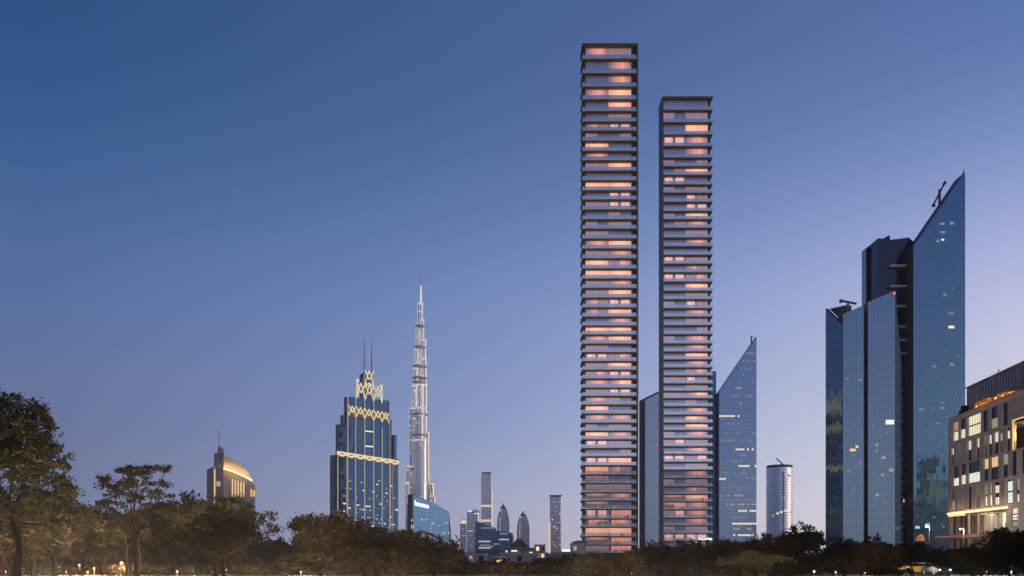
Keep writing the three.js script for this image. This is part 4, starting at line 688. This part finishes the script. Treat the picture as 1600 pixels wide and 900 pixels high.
const kinds = {
  tall: growTree(201, { fork: 6.5, trunk: 0.5, clumps: 2.1, clump: 0.8, leaves: 62, flat: 0.6, len: 0.46, slim: 0.42, tint: GR, tint2: OL,
    lobes: [[0.2, 17.2, 0, 2.9, 2.8, 3.4], [-2.6, 18.2, 0.6, 2.4, 2.2, 2.6], [2.9, 17.0, 0.3, 1.7, 2.2, 2], [3.4, 14.2, 0.4, 2.9, 1.8, 2.8], [-3.2, 14.2, 0, 3, 2.4, 3.2], [5.4, 12.7, 0.6, 2.1, 1.1, 1.8], [1, 12.4, 1.4, 3.4, 2, 3], [4.2, 9.4, 0.4, 3.4, 2, 2.8], [-4, 10, 0.6, 3.2, 2.2, 3], [6.2, 7.2, 0.2, 2.4, 1.6, 2.4], [0.4, 8.2, 1.2, 3.4, 1.8, 2.8], [-3, 6.4, 0.5, 3, 1.5, 2.6]] }),
  layered: growTree(202, { fork: 4.2, trunk: 0.3, clumps: 1.9, clump: 0.66, leaves: 52, flat: 0.4, len: 0.4, slim: 0.4, sag: 0.1, tint: OD, tint2: OL,
    lobes: [[-0.6, 12.2, 0, 2.1, 0.6, 1.8], [1.8, 12.3, 0.3, 2.2, 0.55, 1.8], [4.2, 12.5, 0, 1.4, 0.35, 1.3], [-2.6, 10.7, 0.2, 2.3, 0.55, 1.8], [-4.6, 11.3, 0, 0.9, 0.3, 0.9], [1.2, 10.9, -0.4, 2.8, 0.6, 2], [-1.6, 9.3, 0.4, 2.8, 0.6, 2], [3, 9.6, 0.6, 2.2, 0.5, 1.6], [-3.6, 8.3, 0, 1.9, 0.6, 1.6], [2.4, 8.1, 0.2, 2.6, 0.7, 1.9], [0, 7, 0.5, 3.6, 1, 2.4], [4.6, 7.4, 0, 1.4, 0.7, 1.4]] }),
  ghaf: growTree(203, { fork: 2.6, trunk: 0.28, clumps: 1.5, clump: 0.62, leaves: 46, flat: 0.55, len: 0.4, slim: 0.38, tint: OL, tint2: GR, lobes: lobesRound(11, 5.2, 6.4, 9.2, 9, 0.42).concat([[5.2, 6.6, 0.4, 1.5, 0.5, 1.3], [5.9, 5.1, 0, 1.3, 0.4, 1], [-5.2, 6.2, 0, 1.3, 0.6, 1.2]]) }),
  dense: growTree(204, { fork: 2.0, trunk: 0.26, clumps: 2.2, clump: 0.6, leaves: 56, flat: 0.75, len: 0.38, slim: 0.46, tint: OL, tint2: OD, lobes: lobesRound(12, 4.2, 4.7, 7.2, 8) }),
  dense_b: growTree(205, { fork: 1.8, trunk: 0.24, clumps: 2.2, clump: 0.6, leaves: 54, flat: 0.7, len: 0.38, slim: 0.46, tint: OD, tint2: BR, lobes: lobesRound(17, 4, 4.6, 7, 9) }),
  weeping: growTree(206, { fork: 2.2, trunk: 0.24, stems: 3, clumps: 1.9, clump: 0.42, leaves: 52, flat: 0.7, len: 0.5, slim: 0.24, weep: 2.2, tint: BR, tint2: OL, lobes: lobesRound(13, 3.6, 4.6, 6.4, 8) }),
  weeping_b: growTree(207, { fork: 2.2, trunk: 0.22, stems: 2, clumps: 1.9, clump: 0.42, leaves: 52, flat: 0.7, len: 0.5, slim: 0.24, weep: 1.9, tint: OL, tint2: BR, lobes: lobesRound(19, 3.7, 4.4, 6.3, 9) }),
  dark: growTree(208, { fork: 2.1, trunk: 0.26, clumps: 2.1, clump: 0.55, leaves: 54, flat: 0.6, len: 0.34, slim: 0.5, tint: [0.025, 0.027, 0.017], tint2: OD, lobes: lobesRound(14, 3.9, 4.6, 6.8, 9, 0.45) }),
  shrub: growTree(209, { fork: 0.5, trunk: 0.06, stems: 3, clumps: 5, clump: 0.3, leaves: 34, flat: 0.8, len: 0.26, slim: 0.45, tint: OD, tint2: BR, lobes: [[0, 0.9, 0, 1.2, 0.7, 0.8], [1.2, 0.7, 0.1, 0.9, 0.55, 0.7], [-1.2, 0.75, 0, 0.9, 0.5, 0.7]] }),
  grassy: growTree(210, { fork: 0.4, trunk: 0.03, stems: 2, clumps: 6, clump: 0.3, leaves: 40, flat: 0.9, len: 0.45, slim: 0.16, tint: [0.1, 0.11, 0.02], tint2: [0.06, 0.09, 0.02], lobes: [[0, 0.6, 0, 0.6, 0.5, 0.5], [0.5, 0.5, 0, 0.4, 0.4, 0.4]] }),
};
const size = {}; for (const k in kinds) { kinds[k].crown.computeBoundingBox(); const b = kinds[k].crown.boundingBox; size[k] = { H: b.max.y, W: b.max.x - b.min.x, mid: (b.max.x + b.min.x) / 2 }; }
const protos = {};
function plantTree(kind, label, px, topY, D, widthPx, o = {}) {
  let t = protos[kind];
  const name = o.name || 'tree', cat = o.cat || 'tree';
  if (!t) { t = thing(name, label, cat); part('trunk', kinds[kind].trunk, M.bark, t); part('crown', kinds[kind].crown, M.leaf, t); protos[kind] = t; }
  else { t = t.clone(); t.name = numbered(name); t.userData = { label, category: cat }; scene.add(t); }
  if (o.group) t.userData.group = o.group;
  const H = Y(topY, D), sy = H / size[kind].H, sx = widthPx / F * D / size[kind].W, flip = o.flip ? Math.PI : 0;
  t.scale.set(sx, sy, (sx + sy) / 2); t.rotation.y = (o.turn || 0) + flip;
  t.position.set(X(px, D) - size[kind].mid * sx * (flip ? -1 : 1) * (o.turn ? 0 : 1), 0, -D);
  return t;
}
plantTree('tall', 'tallest tree, a big lobed grey-green crown at the left edge', 24, 603, 95, 232);
plantTree('layered', 'feathery tree with flat layered branches right of the tallest tree', 214, 722, 106, 142);
plantTree('dense', 'round tree between the tallest tree and the feathery one', 128, 788, 112, 120);
plantTree('dense_b', 'full brown crown filling in below the right side of the tallest tree', 84, 764, 103, 150, { turn: 2.9 });
plantTree('ghaf', 'spreading brown crown between the feathery tree and the tallest tree', 160, 790, 112, 150, { turn: 0.5 });
plantTree('dense', 'dark tree under the feathery layered tree', 205, 800, 118, 170, { turn: 2.1 });
plantTree('ghaf', 'spreading tree with wispy right side in front of the curved-roof tower', 356, 768, 108, 182);
plantTree('dense_b', 'bushy tree left of the curved-roof tower', 290, 764, 120, 120, { turn: 0.7 });
plantTree('ghaf', 'low sprawling tree below the curved-roof tower', 330, 806, 100, 190, { flip: true });
plantTree('dense_b', 'brown low tree at the left edge below the tallest tree', 30, 800, 102, 190, { turn: 1.9 });
plantTree('dark', 'small dark tree in the dip left of the central mound of trees', 425, 838, 116, 90, { turn: 1.1 });
plantTree('dense', 'leftmost crown of the central mound of trees', 502, 794, 112, 118, { turn: 4.0 });
plantTree('dense_b', 'middle crown of the central mound, below the twin-spired tower', 570, 808, 108, 150, { turn: 3.4 });
plantTree('dense', 'right crown of the central mound, left of the sign block', 632, 824, 106, 130, { turn: 5.1 });
plantTree('dark', 'last low crown at the right foot of the central mound', 678, 846, 104, 92, { turn: 2.5 });
plantTree('weeping_b', 'drooping brown tree in front of the central mound', 610, 852, 92, 170, { turn: 0.4 });
plantTree('dense_b', 'low bushy tree in front of the mound on its left', 500, 846, 94, 160, { turn: 5.6 });
plantTree('dark', 'low dark tree at the near end of the gap below the arched tower', 716, 878, 128, 66, { turn: 0.5 });
plantTree('dark', 'low dark tree in the gap below the blue block', 768, 884, 130, 76, { turn: 4.4 });
plantTree('dense_b', 'low tree in the gap below the red-roofed villa', 815, 884, 126, 70, { turn: 1.3 });
plantTree('dark', 'dark rounded tree in front of the plain grey tower', 856, 870, 120, 52, { turn: 3.0 });
plantTree('dark', 'dark small tree left of the taller apartment tower', 886, 866, 122, 46, { turn: 5.2 });
plantTree('weeping', 'weeping brown tree at the left foot of the taller apartment tower', 930, 860, 108, 84, { turn: 1.0 });
plantTree('dense_b', 'brown tree at the foot of the taller apartment tower', 984, 858, 110, 64, { turn: 2.7 });
plantTree('dark', 'dark tree between the feet of the two apartment towers', 1024, 842, 118, 74, { turn: 0.9 });
plantTree('weeping', 'broad weeping brown tree at the foot of the shorter apartment tower', 1086, 838, 104, 112, { turn: 4.1 });
plantTree('weeping_b', 'drooping tree below the far slanted tower', 1152, 838, 108, 92, { turn: 2.2 });
plantTree('weeping', 'brown weeping tree in front of the dark tree by the round tower', 1212, 829, 102, 96, { turn: 5.5 });
plantTree('dark', 'dark tall crown right of the round tower', 1252, 813, 112, 104, { turn: 1.6 });
plantTree('dense_b', 'dim tree at the foot of the lower blue glass tower', 1318, 838, 106, 96, { turn: 0.2 });
plantTree('dark', 'small round tree below the dark gap of the glass tower', 1366, 832, 116, 52, { turn: 3.3 });
plantTree('weeping_b', 'branching tree with a curved trunk right of the lower blue tower', 1372, 843, 98, 96, { turn: 1.2 });
plantTree('dense', 'brownish tree below the tallest slanted tower', 1424, 845, 110, 84, { turn: 3.9 });
plantTree('dark', 'low dark tree below the orange street light', 1470, 852, 114, 70, { turn: 2.0 });
plantTree('dense_b', 'dark tree below the canopy of the stone building', 1520, 848, 104, 86, { turn: 4.7 });
plantTree('dense', 'bushy tree at the right edge in front of the stone building', 1578, 822, 100, 98, { turn: 0.8 });
plantTree('dark', 'low dark tree at the bottom right corner', 1606, 852, 92, 96, { turn: 5.9 });
plantTree('ghaf', 'low wide brown tree in front, below the round tower', 1180, 858, 94, 150, { turn: 2.4 });
for (const [px, y, D, w, k] of [[60, 868, 118, 120, 0], [170, 866, 124, 120, 1], [260, 862, 116, 130, 0], [370, 862, 112, 130, 1], [445, 866, 110, 90, 0], [560, 872, 112, 130, 1], [655, 874, 108, 110, 0], [940, 878, 104, 130, 1], [1040, 872, 112, 130, 0], [1120, 870, 114, 110, 1], [1270, 868, 108, 120, 0], [1345, 872, 118, 90, 1], [1500, 876, 120, 120, 0], [1560, 872, 112, 100, 1]])
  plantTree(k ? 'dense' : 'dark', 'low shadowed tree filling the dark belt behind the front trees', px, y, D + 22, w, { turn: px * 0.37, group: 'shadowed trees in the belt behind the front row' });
const rs = rng(333);
for (let i = 0; i < 46; i++) { const px = 8 + i * 35 + rs() * 16, D = 104 + rs() * 12; if (px > 1425 && px < 1490) continue; plantTree('shrub', 'low dark shrub in the bed along the bottom of the picture', px, HY + (EYE - (0.9 + 0.9 * rs())) * F / D, D, 42 + rs() * 24, { name: 'shrub', cat: 'shrub', turn: rs() * 6, group: 'low shrubs under the trees' }); }
kinds.slim = growTree(211, { fork: 3.6, trunk: 0.2, clumps: 1.2, clump: 0.5, leaves: 34, flat: 0.6, len: 0.36, slim: 0.4, tint: OL, tint2: GR, lobes: [[0, 6, 0, 1.3, 0.9, 1.2], [1.2, 5.4, 0.2, 0.9, 0.6, 0.8], [-1.2, 5.5, 0, 1, 0.6, 0.8]] });
{ kinds.slim.crown.computeBoundingBox(); const b = kinds.slim.crown.boundingBox; size.slim = { H: b.max.y, W: b.max.x - b.min.x, mid: (b.max.x + b.min.x) / 2 }; }
for (const [px, y, D, w, lab] of [[4, 800, 103, 60, 'young tree with pale lit twin trunks at the bottom left corner'], [27, 806, 102, 54, 'young tree with pale lit trunk, second from the bottom left corner'], [52, 812, 104, 56, 'young tree with pale lit trunk, third from the left, under the tallest tree'], [200, 814, 108, 60, 'young tree with orange-lit trunks beside the orange path lamp'], [216, 818, 107, 60, 'young tree with orange-lit trunks right of the orange path lamp']]) {
  const t = plantTree('slim', lab, px, y, D, w, { turn: px * 0.7, name: 'young_tree' }); t.children[0].material = M.barkLit; }
for (const [px, y, D, lab] of [[889, 893, 107, 'yellow-green grassy clump lit from below, left foot of the taller tower'], [956, 890, 107, 'yellow-green grassy clump lit from below, under the taller tower'], [1228, 893, 107, 'yellow-green grassy clump below the dark crown by the round tower'], [1527, 891, 107, 'yellow-green grassy clump at the bottom right below the stone building']])
  plantTree('grassy', lab, px, y, D, 26, { name: 'ornamental_grass', cat: 'plant' });

// ---------------------------------------------------------------- garden lamps
function bollard(label, px, py, D, I, warm = true, o = {}) {
  const h = Math.max(0.45, Y(py, D)), t = thing(o.name || 'garden_lamp', label, 'lamp', [X(px, D), 0, -D]);
  part('post', [cyl(0, 0, 0.06, 0.05, 0, h - 0.12, 10), cyl(0, 0, 0.14, 0.12, 0, 0.06, 12)], M.crane, t);
  part('lamp_head', new THREE.SphereGeometry(o.r || 0.13, 14, 10).translate(0, h, 0), warm ? M.bulb : M.bulbWhite, t);
  part('lamp_cap', cyl(0, 0, 0.19, 0.05, h + (o.r || 0.13) - 0.02, h + (o.r || 0.13) + 0.07, 12), M.crane, t);
  const l = new THREE.PointLight(warm ? new THREE.Color(1, 0.55, 0.25) : new THREE.Color(1, 0.88, 0.66), I, 0, 2); l.position.set(0, h, 0); l.castShadow = true; l.shadow.radius = 6; t.add(l);
}
bollard('warm garden lamp under the tallest tree, left of a close pair', 93, 886, 112, 90);
bollard('low warm garden lamp under the tallest tree, at the frame bottom', 104, 893, 109.5, 70);
bollard('warm garden lamp just right of the tallest tree', 124, 883, 113, 80);
bollard('brightest low warm lamp between the tallest and the feathery tree', 137, 894, 110, 100);
bollard('warm garden lamp left of the orange path lamp', 147, 888, 111, 22);
bollard('orange path lamp beside pale trunks under the feathery tree', 190, 880, 109.5, 480, true, { r: 0.2 });
bollard('warm lamp at the bottom left corner beside the pale trunks', 8, 893, 106, 420);
bollard('small warm lamp below the sprawling tree in front of the curved-roof tower', 354, 891, 110, 90);
bollard('small warm lamp right of the path lamp at the bottom edge', 277, 893, 109, 24);
bollard('warm lamp under the left side of the central mound', 470, 893, 109, 110);
bollard('whitish garden lamp below the dark crown by the round tower', 1272, 893, 110, 9, false, { r: 0.13 });
bollard('whitish garden lamp at the bottom below the lower blue tower', 1306, 895, 110, 9, false, { r: 0.13 });
bollard('whitish garden lamp beside the curved trunk', 1351, 896, 109.5, 9, false, { r: 0.13 });
bollard('pale lamp at the left end of the car park', 1406, 888, 116, 22, false, { r: 0.15 });
bollard('tall narrow white lamp under the stone building trees', 1541, 892, 110, 14, false, { r: 0.15 });
bollard('cream lamp with a lit hedge at the bottom right', 1580, 894, 109, 26, false, { r: 0.17 });
bollard('bluish white lamp near the bottom right corner', 1579, 886, 118, 10, false, { r: 0.16 });
// unseen floodlights below the frame edge, placed to light the trees from the front
for (const [px, I, lab] of [[-40, 4200, 'below the tallest tree'], [60, 3800, 'right of the tallest trunk'], [170, 2700, 'below the feathery tree'], [290, 1800, 'left of the sprawling tree'], [400, 1700, 'right of the sprawling tree'], [510, 1700, 'left of the central mound'], [620, 1500, 'right of the central mound'], [760, 800, 'below the blue block'], [900, 1100, 'left of the taller tower'], [1010, 900, 'between the apartment towers'], [1090, 1200, 'below the broad weeping tree'], [1200, 900, 'below the round tower'], [1330, 450, 'below the lower blue tower'], [1530, 500, 'below the stone building']]) {
  const D = 72, t = thing('unseen_floodlight', 'unseen warm floodlight placed to light the trees, out of frame ' + lab, 'floodlight', [X(px, D), 0, -D]);
  part('base', cyl(0, 0, 0.16, 0.12, 0, 0.22, 12), M.crane, t); part('housing', rbox(-0.24, 0.24, 0.22, 0.56, -0.12, 0.14, 0.05).rotateX(0.1), M.crane, t);
  part('lamp_glass', box(-0.2, 0.2, 0.27, 0.52, -0.19, -0.14), M.bulb, t);
  const l = new THREE.SpotLight(new THREE.Color(1, 0.76, 0.5), I * 4, 0, 0.95, 0.8, 2); l.position.set(0, 0.42, -0.3); l.target.position.set(0, px < 120 ? 11 : 6.5, -30); l.castShadow = true; l.shadow.radius = 10; t.add(l, l.target);
}
{ // low ground cover along the front edge of the planting
  const r = rng(555), n = 300, m = new THREE.InstancedMesh(kinds.shrub.crown, M.leaf, n), q = new THREE.Object3D();
  for (let i = 0; i < n; i++) {
    let px; do { px = -30 + r() * 1660; } while ((px > 1398 && px < 1500) || (px > 1262 && px < 1316) || (px > 1338 && px < 1360));
    const D = 111.5 + r() * 8, h = 0.8 + r() * 0.9;
    q.position.set(X(px, D), -0.15, -D); q.rotation.y = r() * 6.28; q.scale.set(0.9 + r() * 0.5, h / 1.6, 0.9); q.updateMatrix(); m.setMatrixAt(i, q.matrix);
  }
  m.name = 'ground_cover'; m.castShadow = m.receiveShadow = true; m.userData = { kind: 'stuff', label: 'low leafy ground cover along the bottom edge in front of the trees', category: 'ground cover' }; scene.add(m); }
{ // undergrowth that closes the view between the trunks
  const r = rng(444), n = 330, m = new THREE.InstancedMesh(kinds.shrub.crown, M.leaf, n), q = new THREE.Object3D();
  for (let i = 0; i < n; i++) {
    let px, D; do { px = -30 + r() * 1660; D = 122 + r() * 34; } while (px > 1418 && px < 1492);
    const gap = px > 705 && px < 850, h = gap ? 1.0 + r() * 0.8 : px < 700 ? 3.4 + r() * 2.4 : 1.2 + r() * 1.9;
    q.position.set(X(px, D), -0.2, -D); q.rotation.y = r() * 6.28; q.scale.set(1.6 + r() * 0.8, h / 1.6, 1.5); q.updateMatrix(); m.setMatrixAt(i, q.matrix);
  }
  m.name = 'undergrowth'; m.castShadow = m.receiveShadow = true; m.userData = { kind: 'stuff', label: 'dark undergrowth massed between and behind the tree trunks', category: 'undergrowth' }; scene.add(m); }
// street lamps before the stone building; two unseen, placed to light its facade
function streetLamp(label, px, py, D, I, m = M.bulb, c = [1, 0.82, 0.66], r = 0.5) {
  const h = Y(py, D), t = thing('street_lamp', label, 'street lamp', [X(px, D), 0, -D]);
  part('post', cyl(0, 0, 0.14, 0.08, 0, h + 0.5, 10), M.crane, t); part('arm', bar([0, h + 0.45, 0], [-0.8, h + 0.5, 0], 0.05, 6), M.crane, t);
  part('lamp_head', new THREE.SphereGeometry(0.24, 12, 8).scale(1.6, 0.6, 1).translate(-0.8, h + 0.3, 0), m, t);
  const l = new THREE.PointLight(new THREE.Color(...c), I, 0, 2); l.position.set(-0.8, h + 0.02, 0); l.castShadow = true; l.shadow.radius = 8; t.add(l);
}
streetLamp('cream street lamp at the left foot of the stone building', 1452, 824, 262, 420);
streetLamp('unseen street lamp placed to light the stone building lobby front', 1506, 828, 238, 420);
streetLamp('unseen street lamp placed to light the right end of the stone building', 1572, 832, 215, 420);
{ // round orange glow by the slanted tower foot, put in as an emissive awning
  const D = 255, t = thing('lit_awning', 'small orange glowing awning at the foot of the tallest slanted tower', 'awning', [X(1438, D), 0, -D]), k = D / F;
  part('awning_glow', new THREE.SphereGeometry(6.5 * k, 20, 8, 0, Math.PI * 2, 0, Math.PI / 2).scale(1, 1.5, 1).translate(0, Y(845, D), 0), glow([0.6, 0.22, 0.06], 0.6), t);
  for (const s of [-1, 1]) part('awning_post', cyl(s * 5.5 * k, 1.2, 0.05, 0.05, 0, Y(845, D), 8), M.crane, t);
}
// terrace planting
{ const { f, U, top } = scene.userData.terrace; delete scene.userData.terrace;
  const place = (a, b, lab, zz) => { for (const [i, u0] of [[0, U(a, 230)]]) { const u1 = U(b, 230), g = [], n = 7; const t = thing('terrace_planting', lab, 'plants', [f.pos[0] + Math.cos(f.turn) * (u0 + u1) / 2 - Math.sin(f.turn) * 0, top, f.pos[2] - Math.sin(f.turn) * (u0 + u1) / 2], f.turn);
    part('planter', rbox(-(u1 - u0) / 2, (u1 - u0) / 2, 0.003, 0.7, -1.5, -0.5, 0.06), M.stone, t);
    for (let k = 0; k < n; k++) { const m = part('foliage', kinds.shrub.crown, new THREE.MeshStandardMaterial({ color: new THREE.Color().setRGB(4, 2.6, 1.6), vertexColors: true, roughness: 0.9, side: THREE.DoubleSide }), t); m.scale.set(0.8, 1.5 + 0.4 * Math.sin(k * 2.3), 0.6); m.position.set(-(u1 - u0) / 2 + (k + 0.5) * (u1 - u0) / n, 0.6, -1); }  // orange light on the leaves put partly into their colour
    for (let k = 0; k < 3; k++) { const x = -(u1 - u0) / 2 + (k + 0.5) * (u1 - u0) / 3; part('uplight_lamp', new THREE.SphereGeometry(0.12, 8, 6).translate(x, 1.5, -0.35), M.led, t); const l = new THREE.PointLight(new THREE.Color(1, 0.36, 0.08), 230, 0, 2); l.position.set(x, 1.5, -0.2); t.add(l); } } };
  place(682, 742, 'orange-lit roof terrace plants nearer the left corner of the stone building');
  place(762, 852, 'longer row of orange-lit roof terrace plants on the stone building'); }
// ---------------------------------------------------------------- cars
function makeCar(label, paint, px, D, turn) {
  const t = thing('parked_car', label, 'car', [X(px, D), 0.05, -D], turn);
  const prof = [[-2.2, 0.35], [-2.2, 0.75], [-2.05, 0.92], [-1.2, 1.0], [-0.55, 1.42], [0.9, 1.45], [1.6, 1.02], [2.15, 0.95], [2.22, 0.4], [2.1, 0.3], [-2.1, 0.3]];
  const s = new THREE.Shape(prof.map(([a, b]) => new THREE.Vector2(a, b)));
  part('body', new THREE.ExtrudeGeometry(s, { depth: 1.6, bevelEnabled: true, bevelSize: 0.08, bevelThickness: 0.1, bevelSegments: 2 }).translate(0, 0, -0.8), paint, t);
  for (const z of [-0.93, 0.9]) part('side_window', prism([[-1.05, 1.02], [-0.5, 1.36], [0.85, 1.38], [1.4, 1.03]].reverse(), z, z + 0.03), M.pane, t);
  part('windscreen', new THREE.PlaneGeometry(1.4, 0.7).rotateY(-Math.PI / 2).rotateZ(-0.96).translate(-0.98, 1.24, 0), M.pane, t);
  for (const [x, z] of [[-1.35, 0.82], [-1.35, -0.82], [1.35, 0.82], [1.35, -0.82]]) { const w = part('wheel', new THREE.CylinderGeometry(0.33, 0.33, 0.24, 20).rotateX(Math.PI / 2).translate(x, 0.33, z), M.dark, t); part('rim', new THREE.CylinderGeometry(0.2, 0.2, 0.26, 12).rotateX(Math.PI / 2).translate(x, 0.33, z), M.metal, w); }
  for (const z of [-0.66, 0.66]) part('headlight', new THREE.SphereGeometry(0.14, 12, 8).scale(0.5, 0.8, 1.3).translate(-2.26, 0.68, z), t.name === 'parked_car' ? M.bulbWhite : M.metal, t);
  return t;
}
{ const c = makeCar('dark car facing forward with white headlights on in the car park', mk([0.03, 0.032, 0.04], 0.25, 0.3), 1463, 113, Math.PI / 2);
  const l = new THREE.SpotLight(new THREE.Color(1, 0.95, 0.82), 60, 0, 0.7, 0.6, 2); l.position.set(-2.5, 0.7, 0); l.target.position.set(-10, 0, 0); l.castShadow = true; c.add(l, l.target); }
makeCar('yellow car parked sideways beside the dark car', mk([0.6, 0.36, 0.04], 0.35), 1432, 118, 0.15);

// ---------------------------------------------------------------- unseen city blocks on the viewer's side, placed to be mirrored in the glass
{ const defs = [[486, 190, 52, 26, 62, 'broad dark block, out of view, mirrored in the tallest slanted tower'], [515, 235, 20, 20, 118, 'slim dark tower with a golden light line, out of view, mirrored in the tallest slanted tower'], [548, 205, 26, 22, 92, 'dark stepped tower, out of view, mirrored in the tallest slanted tower'], [590, 240, 34, 24, 70, 'dark low tower at the far side, out of view, mirrored in the tallest slanted tower']];
  defs.forEach(([x, z, w, d, h, lab], i) => { const t = thing('unseen_city_block', lab, 'building', [x, 0, z]), r = rng(900 + i); part('wall', box(-w / 2, w / 2, 0, h, -d / 2, d / 2), M.core, t); if (i === 2) part('upper_wall', box(-w / 4, w / 4, h, h + 16, -d / 4, d / 4), M.core, t);
    const A = [], B = []; for (let y = 3; y < h - 3; y += 3.6) for (let u = -w / 2 + 1; u < w / 2 - 1.8; u += 2.4) { const q = r(); if (q < 0.42) (q < 0.16 ? A : B).push(box(u, u + 1.7, y, y + 1.9, -d / 2 - 0.12, -d / 2 - 0.01)); }
    part('lit_window', A, glow([1, 0.85, 0.6], 2.2), t, 'stuff'); part('dim_window', B, glow([0.8, 0.85, 0.95], 1.0), t, 'stuff'); if (i === 1) part('light_line', box(-0.8, 0.8, h * 0.45, h * 0.82, -d / 2 - 0.3, -d / 2 - 0.13), glow([1, 0.72, 0.3], 3), t); }); }

renderer.render(scene, camera);
